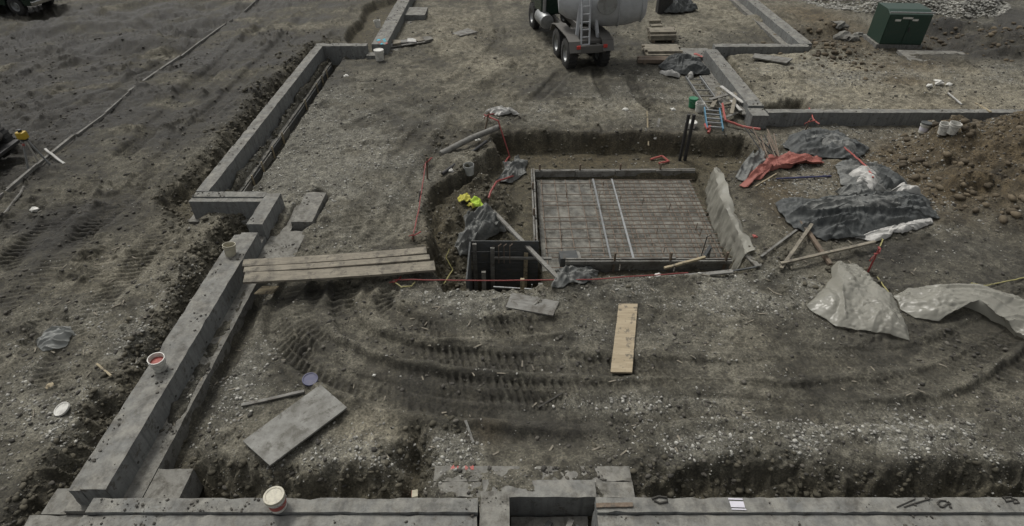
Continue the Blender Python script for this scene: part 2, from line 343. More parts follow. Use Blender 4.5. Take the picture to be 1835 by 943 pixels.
# ------------------------------------------------------------------ mesh builder
class MB:
    def __init__(s): s.v = []; s.f = []
    def add(s, vs, fs):
        o = len(s.v); s.v += [tuple(q) for q in vs]; s.f += [tuple(i + o for i in q) for q in fs]; return s
    def box(s, c, d, rz=0, jit=0.0, rot=None):
        hx, hy, hh = d[0] / 2, d[1] / 2, d[2] / 2
        m = rot if rot is not None else Matrix.Rotation(rz, 3, 'Z'); c = Vector(c)
        vs = [c + m @ Vector((sx * hx + random.uniform(-jit, jit), sy * hy + random.uniform(-jit, jit), sz * hh + random.uniform(-jit, jit))) for sz in (-1, 1) for sx, sy in ((-1, -1), (1, -1), (1, 1), (-1, 1))]
        return s.add(vs, [(3, 2, 1, 0), (4, 5, 6, 7), (0, 1, 5, 4), (1, 2, 6, 5), (2, 3, 7, 6), (3, 0, 4, 7)])
    def bar(s, a, b, wd, th, up=(0, 0, 1), jit=0.0):
        a = Vector(a); b = Vector(b); d = b - a; L = d.length; d.normalize()
        y = Vector(up).cross(d)
        if y.length < 1e-4: y = Vector((1, 0, 0)).cross(d)
        y.normalize(); z = d.cross(y)
        return s.box((a + b) / 2, (L, wd, th), rot=Matrix((d, y, z)).transposed(), jit=jit)
    def tube(s, pts, r, n=8, caps=True):
        P = [Vector(q) for q in pts]; rings = []; o = len(s.v); prev = None
        rr = r if isinstance(r, (list, tuple)) else [r] * len(P)
        for i, q in enumerate(P):
            d = (P[min(i + 1, len(P) - 1)] - P[max(i - 1, 0)]).normalized()
            a = prev - d * prev.dot(d) if prev is not None else (Vector((0, 0, 1)).cross(d) if abs(d.z) < .95 else Vector((1, 0, 0)).cross(d))
            a.normalize(); prev = a; b = d.cross(a)
            for k in range(n):
                an = 2 * math.pi * k / n; s.v.append(tuple(q + (a * math.cos(an) + b * math.sin(an)) * rr[i]))
        for i in range(len(P) - 1):
            for k in range(n):
                k2 = (k + 1) % n; s.f.append((o + i * n + k, o + i * n + k2, o + (i + 1) * n + k2, o + (i + 1) * n + k))
        if caps:
            s.f.append(tuple(o + k for k in reversed(range(n)))); s.f.append(tuple(o + (len(P) - 1) * n + k for k in range(n)))
        return s
    def lathe(s, prof, n=28, c=(0, 0, 0), axis='Z', closed=False):
        o = len(s.v); c = Vector(c)
        for r, z in prof:
            for k in range(n):
                a = 2 * math.pi * k / n; x, y = r * math.cos(a), r * math.sin(a)
                s.v.append(tuple(c + (Vector((x, y, z)) if axis == 'Z' else Vector((z, x, y)) if axis == 'X' else Vector((y, z, x)))))
        m = len(prof)
        for i in range(m - 1):
            for k in range(n):
                k2 = (k + 1) % n; s.f.append((o + i * n + k, o + i * n + k2, o + (i + 1) * n + k2, o + (i + 1) * n + k))
        for i, rev in ((0, True), (m - 1, False)):
            if prof[i][0] > 1e-6 and not closed:
                ids = [o + i * n + k for k in range(n)]; s.f.append(tuple(reversed(ids) if rev else ids))
        return s
    def prism(s, outline, z0, z1):
        n = len(outline)
        vs = [(x, y, z0) for x, y in outline] + [(x, y, z1) for x, y in outline]
        fs = [tuple(reversed(range(n))), tuple(range(n, 2 * n))] + [(i, (i + 1) % n, n + (i + 1) % n, n + i) for i in range(n)]
        return s.add(vs, fs)
    def build(s, name, mat, parent=None, smooth=False, bevel=0.0):
        me = bpy.data.meshes.new(name); me.from_pydata(s.v, [], s.f); me.update()
        bm = bmesh.new(); bm.from_mesh(me); bmesh.ops.recalc_face_normals(bm, faces=bm.faces)
        if bevel: bmesh.ops.bevel(bm, geom=[e for e in bm.edges if e.is_manifold and e.calc_face_angle(0) > .6], offset=bevel, segments=2, affect='EDGES', profile=.6)
        bm.to_mesh(me); bm.free()
        me.materials.append(M[mat])
        if smooth:
            me.polygons.foreach_set('use_smooth', [True] * len(me.polygons)); me.set_sharp_from_angle(angle=R(38))
        o = bpy.data.objects.new(name, me); COL.objects.link(o)
        if parent: o.parent = parent
        return o
def tag(o, label, cat, group=None):
    o['label'] = label; o['category'] = cat
    if o.name.split('.')[0] in ('foundation_wall', 'grey_bin'): o['kind'] = 'thing'
    if group: o['group'] = group
    return o
def thing(name, label, cat, loc=(0, 0, 0), rz=0.0, group=None, rot=None):
    o = bpy.data.objects.new(name, None); COL.objects.link(o); o.location = loc; o.rotation_euler = rot if rot else (0, 0, rz); o.empty_display_size = .1
    return tag(o, label, cat, group)
def copy_tree(o, parent=None):
    c = o.copy(); COL.objects.link(c)
    if parent: c.parent = parent
    for ch in [q for q in COL.objects if q.parent == o]: copy_tree(ch, c)
    return c
def stuff(o): o['kind'] = 'stuff'; return o
def structure(o): o['kind'] = 'structure'; return o
def rough_box(x0, x1, y0, y1, z0, z1, step=.16, amp=.006, chip=.02, seed=0):
    """a cast or sawn block: gridded faces, uneven arrises"""
    nx = max(1, int((x1 - x0) / step)); ny = max(1, int((y1 - y0) / step)); nz = max(1, int((z1 - z0) / step))
    mb = MB(); idx = {}
    def V(i, j, k):
        if (i, j, k) not in idx:
            x = x0 + (x1 - x0) * i / nx; y = y0 + (y1 - y0) * j / ny; z = z0 + (z1 - z0) * k / nz
            e = (i in (0, nx)) + (j in (0, ny)) + (k in (0, nz))
            r = random.Random(hash((i, j, k, seed)))
            a = amp if e < 2 else amp + chip * (r.random() ** 3)
            cx = (x0 + x1) / 2; cy = (y0 + y1) / 2; cz = (z0 + z1) / 2
            x += (-1 if x > cx else 1) * r.random() * a * (i in (0, nx)); y += (-1 if y > cy else 1) * r.random() * a * (j in (0, ny)); z += (-1 if z > cz else 1) * r.random() * a * (k in (0, nz))
            idx[(i, j, k)] = len(mb.v); mb.v.append((x, y, z))
        return idx[(i, j, k)]
    for i in range(nx):
        for j in range(ny):
            for k in (0, nz): mb.f.append((V(i, j, k), V(i + 1, j, k), V(i + 1, j + 1, k), V(i, j + 1, k)))
    for i in range(nx):
        for k in range(nz):
            for j in (0, ny): mb.f.append((V(i, j, k), V(i + 1, j, k), V(i + 1, j, k + 1), V(i, j, k + 1)))
    for j in range(ny):
        for k in range(nz):
            for i in (0, nx): mb.f.append((V(i, j, k), V(i, j + 1, k), V(i, j + 1, k + 1), V(i, j, k + 1)))
    return mb

# ------------------------------------------------------------------ ground: one sheet, fine near the site, out to the horizon
def build_ground():
    ny, nx = 860, 1180
    inv = np.linspace(1 / 2.6, 1 / 42.0, ny); 
    k = np.linspace(0, 1, ny)
    ys = 1 / (1 / 2.6 + (1 / 42.0 - 1 / 2.6) * k)                       # spacing grows with distance
    ys = .45 * ys + .55 * np.interp(np.linspace(0, 1, ny), [0, .16, .62, .9, 1], [2.6, 5.2, 15.5, 30, 42])
    ys = np.concatenate([[-400, -80, -20, -5, 0, 1.6], ys, [44, 47, 52, 60, 80, 120, 200, 400, 900]])
    u = np.linspace(-1, 1, nx)
    half = 2.4 + 1.02 * np.clip(np.sqrt(np.clip(ys, 0, 42) ** 2 + 50) * .98, 5.5, 44)
    X = u[None, :] * half[:, None]
    ext = np.array([1.03, 1.1, 1.3, 2, 5, 25])
    X = np.concatenate([-(ext[::-1])[None, :] * half[:, None], X, ext[None, :] * half[:, None]], 1)
    Y = np.repeat(ys[:, None], X.shape[1], 1)
    x = X.ravel(); y = Y.ravel()
    h, wet, dug, rid, mid, fine, big = terrain(x, y, True)
    me = bpy.data.meshes.new('ground')
    n0, n1 = X.shape
    co = np.stack([x, y, h], 1)
    a = (np.arange(n0 - 1)[:, None] * n1 + np.arange(n1 - 1)[None, :]).ravel()
    F = np.stack([a, a + 1, a + 1 + n1, a + n1], 1).astype(np.int32)
    me.vertices.add(len(co)); me.vertices.foreach_set('co', co.astype(np.float32).ravel())
    me.loops.add(F.size); me.loops.foreach_set('vertex_index', F.ravel())
    me.polygons.add(len(F)); me.polygons.foreach_set('loop_start', np.arange(0, F.size, 4, dtype=np.int32)); me.polygons.foreach_set('use_smooth', np.ones(len(F), bool))
    me.update()
    col, grv = soil_colour(x, y, wet, dug, rid, mid, fine, big)
    at = me.attributes.new('soil', 'FLOAT_COLOR', 'POINT')
    at.data.foreach_set('color', np.concatenate([col, grv[:, None]], 1).astype(np.float32).ravel())
    me.materials.append(M['soil'])
    o = bpy.data.objects.new('ground', me); COL.objects.link(o); structure(o); return o
def blob(x, y, px, py, rx, ry):
    cx, cy = U(px, py); return np.exp(-(((x - cx) / rx) ** 2 + ((y - cy) / ry) ** 2))
TAN = [(1450, 120, 3, 1.5, 1.0), (1600, 170, 4, 1.5, 1.0), (1800, 190, 4, 1.5, .9), (120, 110, 4, 1.2, .25), (60, 150, 3, 1, .35), (500, 60, 2.5, 4, .3), (560, 480, .5, .5, .3), (650, 540, .35, .5, .5), (830, 600, .8, .15, .4), (430, 240, 1, 2, .35), (250, 440, 2, 2, .3),(675, 795, .55, .42, 2.2), (820, 45, 2.0, 3.5, .9), (1500, 150, 3.6, 1.5, 1.0), (1750, 165, 4.0, 2.2, 1.0), (1620, 190, 7.0, .5, 1.0), (560, 110, 1, 3, .2), (1300, 15, 3.5, 1.6, .8), (1250, 45, 2.5, 1.2, .5),
       (890, 110, 2.5, 2.5, .5), (840, 160, 2, 2, .35), (1100, 200, 3, .8, .35), (640, 30, 1.5, 4, .5), (1480, 50, 2.5, 2.5, .7), (360, 420, 1.6, 2.2, .4), (300, 500, 1.6, 1.8, .3), (1420, 560, 1.2, .6, .25), (1120, 280, 3, .5, .5)]
GRAV = [(1500, 140, 3, 1.5, .6), (1750, 140, 4, 2, .5), (1700, 10, 5, 3, 1.4), (900, 540, 1.2, .4, .7), (1050, 600, 1.5, .25, .5), (480, 480, .3, .6, .6), (640, 290, 2.2, 3.2, .8), (500, 250, 1.4, 2.5, .8), (560, 200, 1.8, 3, .6), (1180, 520, 3.0, .5, .9), (1330, 520, 1.2, .7, .9), (1560, 780, 1.9, .35, 1.2), (1780, 800, .7, .3, 1.1), (1310, 790, 1.0, .3, 1.0), (800, 810, .6, .35, 1.1),
        (640, 820, .9, .3, .8), (1130, 720, 1.8, .2, .6), (1550, 310, 1.4, 2.4, 2.2), (1620, 262, 2.4, 1.0, 2.4), (1530, 250, 2.2, .5, 1.8), (1440, 350, 1.2, .8, .9), (560, 300, 1.4, 2.0, .8), (430, 680, .6, .8, .6), (150, 640, 1.4, 1.2, .6), (90, 790, .9, .7, .7), (270, 560, 1.0, 1.6, .5), (1650, 10, 4, 2.5, 1.4), (820, 540, .8, .35, .8), (760, 540, .4, .3, .8), (1150, 170, 2.4, 2.2, .5), (940, 200, 1.6, .7, .7)]
DARK = [(60, 60, 9, 7, 1.5), (250, 100, 6, 6, 1.4), (100, 200, 3, 3, 1.2), (0, 250, 3, 4, 1.0), (420, 20, 5, 4, .7), (330, 190, 2, 3, .5), (1810, 40, 4, 5, 1.0), (900, 60, 1, 2, .4), (990, 150, 1.2, 1.5, .5), (760, 120, .8, 2, .3), (1160, 175, .6, 1.5, .5), (1790, 100, 4, 2.4, 1.0), (1720, 60, 3, 3, .7), (1440, 75, 1.1, 1.2, .8), (1100, 95, 2.0, 1.4, .8), (1040, 130, 1.5, 1.2, .5), (560, 600, .35, 1.3, .5), (1000, 770, 1.2, .3, .6), (1760, 480, 2.2, 1.0, .8), (1650, 470, 1.6, .8, .5), (1560, 590, 1.6, .5, .4), (560, 430, 1, .8, .2), (1700, 660, 2.5, .7, .3), (150, 380, 2, 2.5, .4), (30, 470, 1.4, 2.2, .6)]
BROWN = [(1500, 60, 2, 2.5, .8), (1700, 75, 3, 1, .6), (1450, 25, 1.6, 1.6, .7), (1570, 130, 1, .8, .5), (1720, 300, 4.0, 2.0, 1.0), (1640, 330, 2, 1.5, .8), (1830, 290, 2, 3, 1.0), (1100, 255, 4.2, .7, .8), (1400, 360, .7, 1.4, .9), (1650, 125, 1.2, .7, .8), (1620, 155, 1.0, .5, .8), (870, 770, .3, .25, .6), (780, 400, .4, 2.0, .5)]
def soil_colour(x, y, wet, dug, rid, mid, fine, big):
    def acc(L):
        s = np.zeros(x.shape)
        for px, py, rx, ry, k in L: s = s + k * blob(x, y, px, py, rx, ry)
        return s
    pat = fbm(x, y, 1.3, 4, 120, .6); pat2 = fbm(x, y, .33, 3, 130, .6); pat3 = fbm(x * 1.0, y, .11, 2, 140)
    tan = np.clip(acc(TAN) * (.45 + 1.1 * pat), 0, 1); grv = np.clip((acc(GRAV) + .16) * np.clip(3.4 * fbm(x, y, .75, 4, 125, .6) - .95, .12, 1.5), 0, 1)
    drk = np.clip(acc(DARK) * np.clip(2.6 * fbm(x * .5 + y * .25, y - x * .45, 1.1, 3, 150) - .55, .1, 1.3), 0, 1); brn = np.clip(acc(BROWN) * (.5 + .9 * pat2), 0, 1)
    pc = np.clip((pat - .5) * 2.1 + .5, 0, 1); base = np.array([.114, .107, .086]); c = base[None, :] * (0.38 + 1.2 * pc)[:, None]
    L = lambda a, b, k: a * (1 - k[:, None]) + np.array(b)[None, :] * k[:, None]
    c = L(c, (.30, .276, .215), .85 * tan); c = L(c, (.225, .220, .192), .68 * grv); c = L(c, (.112, .085, .050), .85 * brn)
    soft = np.clip((pat2 - .52) * 4, 0, 1) * (1 - .6 * grv); c = L(c, (.046, .043, .034), .62 * soft)
    c = L(c, (.032, .030, .026), .85 * drk); c = L(c, (.050, .047, .039), .55 * np.clip(wet * np.clip(3.2 * fbm(x, y, .3, 3, 160, .6) - .9, 0, 1.2), 0, 1)); c = L(c, (.088, .076, .048), .6 * dug)
    c = c * (.68 + .64 * pat3)[:, None]
    return c, np.clip(.10 + grv * 1.1 - drk * .5 - wet * .4, 0, 1)
ground = build_ground()

# ------------------------------------------------------------------ loose gravel and clods
def blob_template(n):
    out = []
    for k in range(n):
        bm = bmesh.new(); bmesh.ops.create_icosphere(bm, subdivisions=1, radius=1)
        r = random.Random(k)
        for v in bm.verts: v.co *= r.uniform(.62, 1.12)
        V = np.array([v.co[:] for v in bm.verts]); F = np.array([[q.index for q in f.verts] for f in bm.faces]); bm.free(); out.append((V, F))
    return out
TPL = blob_template(6)
def scatter(name, x, y, z, r, mat, tone, flat=.7, parent=None, smooth=False):
    n = len(x); VV = []; FF = []; TT = []; off = 0
    kind = rng.integers(0, 6, n); an = rng.uniform(0, 6.283, n); st = rng.uniform(.7, 1.35, n)
    for k in range(6):
        m = kind == k; V, F = TPL[k]; c = np.cos(an[m])[:, None]; s = np.sin(an[m])[:, None]
        vx = V[None, :, 0] * st[m][:, None]; vy = V[None, :, 1] / st[m][:, None]; vz = V[None, :, 2] * flat
        P = np.stack([(vx * c - vy * s) * r[m][:, None] + x[m][:, None], (vx * s + vy * c) * r[m][:, None] + y[m][:, None], vz * r[m][:, None] + z[m][:, None]], 2).reshape(-1, 3)
        f = (F[None] + (np.arange(m.sum()) * len(V))[:, None, None] + off).reshape(-1, 3)
        VV.append(P); FF.append(f); TT.append(np.repeat(tone[m], len(V))); off += len(P)
    V = np.concatenate(VV).astype(np.float32); F = np.concatenate(FF).astype(np.int32); T = np.concatenate(TT).astype(np.float32)
    me = bpy.data.meshes.new(name); me.vertices.add(len(V)); me.vertices.foreach_set('co', V.ravel()); me.loops.add(F.size); me.loops.foreach_set('vertex_index', F.ravel())
    me.polygons.add(len(F)); me.polygons.foreach_set('loop_start', np.arange(0, F.size, 3, dtype=np.int32)); me.update(); me.validate()
    a = me.attributes.new('tone', 'FLOAT', 'POINT'); a.data.foreach_set('value', T)
    me.materials.append(M[mat]); o = bpy.data.objects.new(name, me); COL.objects.link(o); stuff(o)
    if parent: o.parent = parent
    return o
def spread(n, seed):
    g = np.random.default_rng(seed)
    t = g.random(n); y = 1 / (1 / 3.6 + (1 / 34.0 - 1 / 3.6) * t); y = np.where(g.random(n) < .5, y, g.uniform(3.6, 26, n))
    x = g.uniform(-1, 1, n) * (2.4 + .95 * np.sqrt(y * y + 55)); return x, y, g
WALLS = [(-6.1, -5.4, 3.3, 12), (-7.75, -7.2, 11.5, 23.2), (-6, 9.5, 3.4, 4.2), (7.2, 7.9, 16.5, 23), (7.2, 31, 16.4, 16.9), (7.8, 11.6, 22.3, 23.2)]
def off_walls(x, y):
    k = np.ones(x.shape, bool)
    for a, b, c, d in WALLS: k &= ~((x > a) & (x < b) & (y > c) & (y < d))
    return k & (sd_poly(x, y, RAFT) > -.05) & (sd_poly(x, y, SHAFT) > 0)
def make_litter():
    x, y, g = spread(90000, 5); k = off_walls(x, y); x = x[k]; y = y[k]
    h, wet, dug, rid, mid, fine, big = terrain(x, y, True); c, gr = soil_colour(x, y, wet, dug, rid, mid, fine, big)
    k = g.random(len(x)) < np.clip(gr ** 1.5 * 1.05 + .02, 0, 1); x, y, h, gr = x[k], y[k], h[k], gr[k]
    r = .006 + .026 * g.random(len(x)) ** 5 + .0005 * y; r *= .7 + .5 * gr
    o = scatter('gravel', x, y, h + r * .15, r, 'stone', np.clip(g.normal(.42, .25, len(x)), 0, 1)); tag(o, 'loose pale grey gravel strewn over the muddy ground', 'gravel')
    x, y, g = spread(60000, 6); k = off_walls(x, y); x = x[k]; y = y[k]
    h, wet, dug, rid, mid, fine, big = terrain(x, y, True)
    pr = .12 + .7 * np.clip((fbm(x, y, .8, 3, 130) - .45) * 4, 0, 1) + .3 * (x < -6.2) + .5 * (((x - 14.3) / 4) ** 2 + ((y - 13.9) / 2.6) ** 2 < 1)
    k = g.random(len(x)) < pr * .62; x, y, h = x[k], y[k], h[k]
    r = .010 + .040 * g.random(len(x)) ** 5 + .0006 * y
    o = scatter('mud_clods', x, y, h + r * .1, r, 'clod', g.random(len(x)) ** 1.4); tag(o, 'dark crumbled mud clods lying all over the dug ground', 'mud')
    X = []; Y = []
    for pts, cnt in ((LTR, 9000), (UTR, 6500), (BTR, 4000), (BTR2, 3500), (EXC, 12000)):
        a = np.array(pts); lo = a.min(0) - .4; hi = a.max(0) + .4; hi[1] = min(hi[1], 26)
        X.append(g.uniform(lo[0], hi[0], cnt)); Y.append(g.uniform(lo[1], hi[1], cnt))
    x = np.concatenate(X); y = np.concatenate(Y); k = off_walls(x, y); x = x[k]; y = y[k]
    h, wet, dug, rid, mid, fine, big = terrain(x, y, True); slope = np.hypot(terrain(x + .06, y) - h, terrain(x, y + .06) - h) / .06
    k = (slope > .55) | ((dug > .5) & (g.random(len(x)) < .12)); x, y, h, yy_ = x[k], y[k], h[k], y[k]
    r = .008 + .060 * g.random(len(x)) ** 5 + .0006 * y
    o = scatter('bank_clods', x, y, h + r * .1, r, 'bankclod', g.random(len(x)) ** 1.2, .8); tag(o, 'crumbled soil lumps slumped on the trench banks', 'soil')
    n = 2600; a = g.uniform(0, 6.283, n); q = np.sqrt(g.random(n)); x = 14.2 + 4.3 * q * np.cos(a); y = 13.4 + 3.0 * q * np.sin(a); x[:500] = 12.4 + g.normal(0, .9, 500); y[:500] = 23.2 + g.normal(0, 1.3, 500); x[500:900] = 19.5 + g.normal(0, 1.8, 400); y[500:900] = 24.2 + g.normal(0, 1.2, 400); h = terrain(x, y)
    r = .02 + .13 * g.random(n) ** 4
    o = scatter('heap_clods', x, y, h + r * .15, r, 'heapclod', g.random(n), .8); tag(o, 'brown soil lumps on the spoil heaps at the right', 'soil')
    # coarse stone on the gravel pile at the top right
    n = 9000; a = g.uniform(0, 6.283, n); q = np.sqrt(g.random(n)); x = 19.5 + 5.0 * q * np.cos(a); y = 31.0 + 3.4 * q * np.sin(a); h = terrain(x, y)
    r = .03 + .05 * g.random(n)
    o = scatter('gravel_pile', x, y, h + r * .2, r, 'stone', np.clip(g.normal(.5, .2, n), 0, 1)); tag(o, 'wide pale heap of clean stone behind the green cabinet', 'gravel pile')
make_litter()
def crumbs(parent, x0, x1, y0, y1, z, n, seed, rmax=.03):
    g = np.random.default_rng(seed); x = g.uniform(x0, x1, n); y = g.uniform(y0, y1, n)
    k = fbm(x * 1.0, y, .35, 2, seed) > .545; x, y = x[k], y[k]
    if len(x) < 6: return
    r = .004 + rmax * g.random(len(x)) ** 6
    scatter('mud_crumbs', x, y, np.full(len(x), z) + r * .2, r, 'clod', g.random(len(x)) * .6, .5, parent)
# pale kerb line along the dark track on the left
mb = MB(); yy = 9.0
while yy < 33:
    L = random.uniform(.9, 2.6)
    if random.random() < .75: mb.bar((-12.75 + random.uniform(-.05, .05), yy, hz(-12.75, yy) + .06), (-12.75 + random.uniform(-.05, .05), yy + L, hz(-12.75, yy + L) + .06), .06, .10, jit=.012)
    yy += L + .02
structure(mb.build('kerb', 'greyboard'))

# ------------------------------------------------------------------ concrete footings and stem walls
GW = 'cast concrete foundation walls'
def ties(parent, pts, axis):
    mb = MB()
    for p in pts: mb.lathe([(.0, 0), (.022, .001), (.022, .006), (.0, .006)], 8, p, axis)
    o = mb.build('tie_holes', 'mud', parent); stuff(o)
def wall(label, parts, crumb=None, tie=None):
    x0, x1, y0, y1 = parts[0][1][:4]
    t = thing('foundation_wall', label, 'concrete wall', ((x0 + x1) / 2, (y0 + y1) / 2, 0), 0, GW); ox, oy = (x0 + x1) / 2, (y0 + y1) / 2
    for k, (nm, b, mt) in enumerate(parts):
        a0, a1, b0, b1, c0, c1 = b
        rough_box(a0 - ox, a1 - ox, b0 - oy, b1 - oy, c0, c1, .13, .004, .022, k + int(abs(x0 * 10))).build(nm, mt, t, bevel=0)
    for q in crumb or []:
        crumbs(t, q[0] - ox, q[1] - ox, q[2] - oy, q[3] - oy, q[4], q[5], q[6])
    if tie: ties(t, [(a - ox, b - oy, c) for a, b, c in tie[0]], tie[1])
    return t
wall('long straight grey stem wall with a white bucket of red on top',
     [('stem', (-5.88, -5.52, 4.28, 10.32, -.5, .40), 'concrete'), ('ledge', (-6.06, -5.882, 4.28, 10.30, -.5, .365), 'concrete'), ('footing', (-6.25, -5.25, 4.2, 10.6, -.75, -.02), 'footing')],
     [(-5.86, -5.55, 4.4, 10.2, .40, 700, 1), (-5.5, -5.27, 4.4, 10.4, -.02, 900, 2), (-6.04, -5.9, 4.4, 10.2, .365, 300, 3)],
     ([(-5.52, 4.9 + .61 * k, .08) for k in range(9)], 'X'))
wall('short stub of wall standing beyond the notch in the left footing',
     [('stem', (-5.88, -5.52, 10.60, 11.93, -.45, .42), 'concrete'), ('notch', (-5.87, -5.53, 10.323, 10.597, -.4, .10), 'concrete')], [(-5.86, -5.55, 10.65, 11.9, .42, 160, 4)])
wall('short cross wall closing the corner beside the wide footing pad',
     [('stem', (-7.62, -5.885, 11.78, 12.02, -.6, .40), 'concrete'), ('ledge', (-7.62, -5.885, 11.62, 11.778, -.6, .365), 'concrete'), ('footing', (-7.75, -5.9, 11.5, 12.1, -.75, -.12), 'footing')], [(-7.6, -5.9, 11.8, 12.0, .4, 200, 5)])
t = wall('flat broken footing pad with an upstand block beside the plank bridge',
     [('pad', (-5.50, -4.72, 9.70, 10.95, -.6, .0), 'footing'), ('block', (-5.12, -4.62, 11.12, 12.45, -.5, .13), 'footing'), ('pad', (-5.5, -5.122, 10.96, 12.4, -.6, -.03), 'footing')],
     [(-5.45, -4.75, 9.75, 10.9, .0, 320, 6), (-5.1, -4.65, 11.15, 12.4, .13, 150, 7)])
t = wall('long back left stem wall with dark form boards along its footing',
     [('stem', (-7.62, -7.30, 12.03, 22.72, -.5, .40), 'concrete'), ('footing', (-7.72, -7.02, 12.11, 22.6, -.75, -.17), 'footing')],
     [(-7.6, -7.33, 12.1, 22.6, .40, 500, 8), (-7.28, -7.05, 12.2, 22.5, -.17, 500, 9)],
     ([(-7.30, 12.6 + .9 * k, -.05) for k in range(11)], 'X'))
yy = 12.15
while yy < 22.3:
    L = random.uniform(.5, .95)
    MB().box((-6.985 + 7.46, yy + L / 2 - 17.375, -.30 + random.uniform(-.02, .02)), (.028, L - .05, .20), 0, .004).build('form_board', 'darkform' if random.random() < .7 else 'greyboard', t)
    if random.random() < .8: MB().box((-6.94 + 7.46, yy + .03 - 17.375, -.24), (.035, .045, .36), 0, .004).build('form_stake', 'palewood', t)
    yy += L
wall('short rear cross wall with a lidded white bucket at its end',
     [('stem', (-7.62, -5.62, 22.74, 23.06, -.5, .40), 'concrete'), ('low_step', (-5.615, -4.98, 22.5, 22.86, -.4, .12), 'concrete')], [(-7.6, -5.7, 22.8, 23.0, .4, 100, 10)], ([(-7.2 + .5 * k, 22.74, .0) for k in range(4)], 'Y'))
wall('far stem wall running out of the top edge with cyan and red spray marks',
     [('stem', (-5.46, -4.88, 22.95, 34.0, -.4, .40), 'concrete'), ('footing', (-4.878, -4.50, 23.1, 34.0, -.6, -.02), 'footing'), ('cross_pad', (-4.876, -3.95, 27.6, 28.9, -.4, .22), 'concrete')],
     [(-5.44, -4.9, 23, 31, .4, 700, 11), (-4.85, -4.55, 23.2, 31, -.02, 300, 12)])
wall('bottom left stem wall with a ledge carrying a cream lidded bucket',
     [('stem', (-5.62, -.45, 3.955, 4.16, -.6, .40), 'concrete'), ('ledge', (-5.66, -.45, 3.5, 3.953, -.6, .35), 'concrete'), ('footing', (-5.5, -.5, 3.4, 4.3, -.8, -.35), 'footing')],
     [(-5.5, -.5, 3.97, 4.14, .40, 420, 13), (-5.6, -.5, 3.6, 3.94, .35, 500, 14)])
wall('bottom right stem wall with ledge and a white sheet of paper',
     [('stem', (1.12, 10.5, 3.955, 4.17, -.6, .40), 'concrete'), ('ledge', (1.12, 10.5, 3.5, 3.953, -.6, .35), 'concrete'), ('footing', (1.2, 10.5, 3.4, 4.3, -.8, -.35), 'footing')],
     [(1.2, 9, 3.97, 4.15, .40, 260, 15), (1.2, 9, 3.6, 3.94, .35, 500, 16)])
wall('square concrete pocket and pad in the gap of the bottom wall',
     [('pier', (-.43, -.03, 3.5, 4.3, -.6, .33), 'footing'), ('pad', (-1.14, 1.74, 4.63, 4.88, -.5, .02), 'footing'), ('pad', (-1.14, -.44, 4.38, 4.628, -.5, .02), 'footing'), ('pocket_wall', (-.43, 1.19, 4.36, 4.625, -.55, .07), 'concrete'), ('pad', (1.195, 1.74, 4.38, 4.626, -.5, .025), 'footing'), ('pocket_floor', (-.02, 1.1, 3.4, 4.34, -.7, -.42), 'footing')],
     [(-1.1, 1.7, 4.64, 4.86, .02, 300, 17), (-.4, -.06, 3.6, 4.2, .33, 120, 18), (.05, 1.05, 3.6, 4.3, -.42, 220, 19), (-1.1, -.5, 4.4, 4.6, .02, 90, 20)])
wall('concrete footing corner lying outside the bottom left end of wall',
     [('pad', (-6.75, -5.67, 3.3, 4.19, -.5, -.10), 'footing'), ('pad', (-6.62, -6.26, 4.2, 4.6, -.5, -.11), 'footing')], [(-6.7, -5.7, 3.4, 4.1, -.10, 220, 21)])
wall('square footing pad in the inner bottom left corner',
     [('pad', (-5.24, -4.72, 4.38, 4.86, -.5, -.02), 'footing')], [(-5.2, -4.75, 4.4, 4.8, .0, 90, 22)])
wall('right hand stem wall running back beside the ladder',
     [('stem', (7.30, 7.78, 17.05, 22.30, -.4, .42), 'concrete'), ('footing', (6.86, 7.298, 17.6, 22.2, -.4, -.0), 'footing')],
     [(7.33, 7.75, 17.1, 22.2, .42, 420, 23), (6.9, 7.27, 17.7, 22.1, .0, 400, 24)], ([(7.30, 17.5 + .8 * k, .12) for k in range(6)], 'X'))
wall('broken corner pier at the left end of the right front wall',
     [('stem', (7.22, 7.72, 16.40, 16.95, -.4, .38), 'concrete')], [(7.25, 7.7, 16.5, 16.9, .38, 60, 25)])
wall('long right front wall with three white buckets at its foot',
     [('stem', (7.722, 31.0, 16.53, 16.79, -.4, .42), 'concrete'), ('footing', (7.8, 31, 16.3, 16.9, -.6, -.12), 'footing')], [(7.8, 18, 16.55, 16.77, .42, 300, 26)], ([(8.0 + .61 * k, 16.53, .06) for k in range(16)], 'Y'))
wall('rear cross wall of the right compound below the top edge',
     [('stem', (7.80, 11.45, 22.60, 22.95, -.3, .42), 'concrete')], [(7.85, 11.4, 22.62, 22.93, .42, 150, 27)], ([(8.2 + .7 * k, 22.60, .15) for k in range(5)], 'Y'))
wall('far right stem wall running back out of the top edge',
     [('stem', (11.18, 11.68, 22.97, 34, -.3, .42), 'concrete'), ('ledge', (10.9, 11.178, 23.2, 34, -.3, .1), 'footing')], [(11.2, 11.65, 23, 31, .42, 300, 28)])
wall('flat concrete corner pad with red paint marks beyond the black tarp',
     [('pad', (6.35, 7.75, 22.32, 23.35, -.3, .12), 'concrete')], [(6.4, 7.7, 22.4, 23.3, .12, 120, 29)])
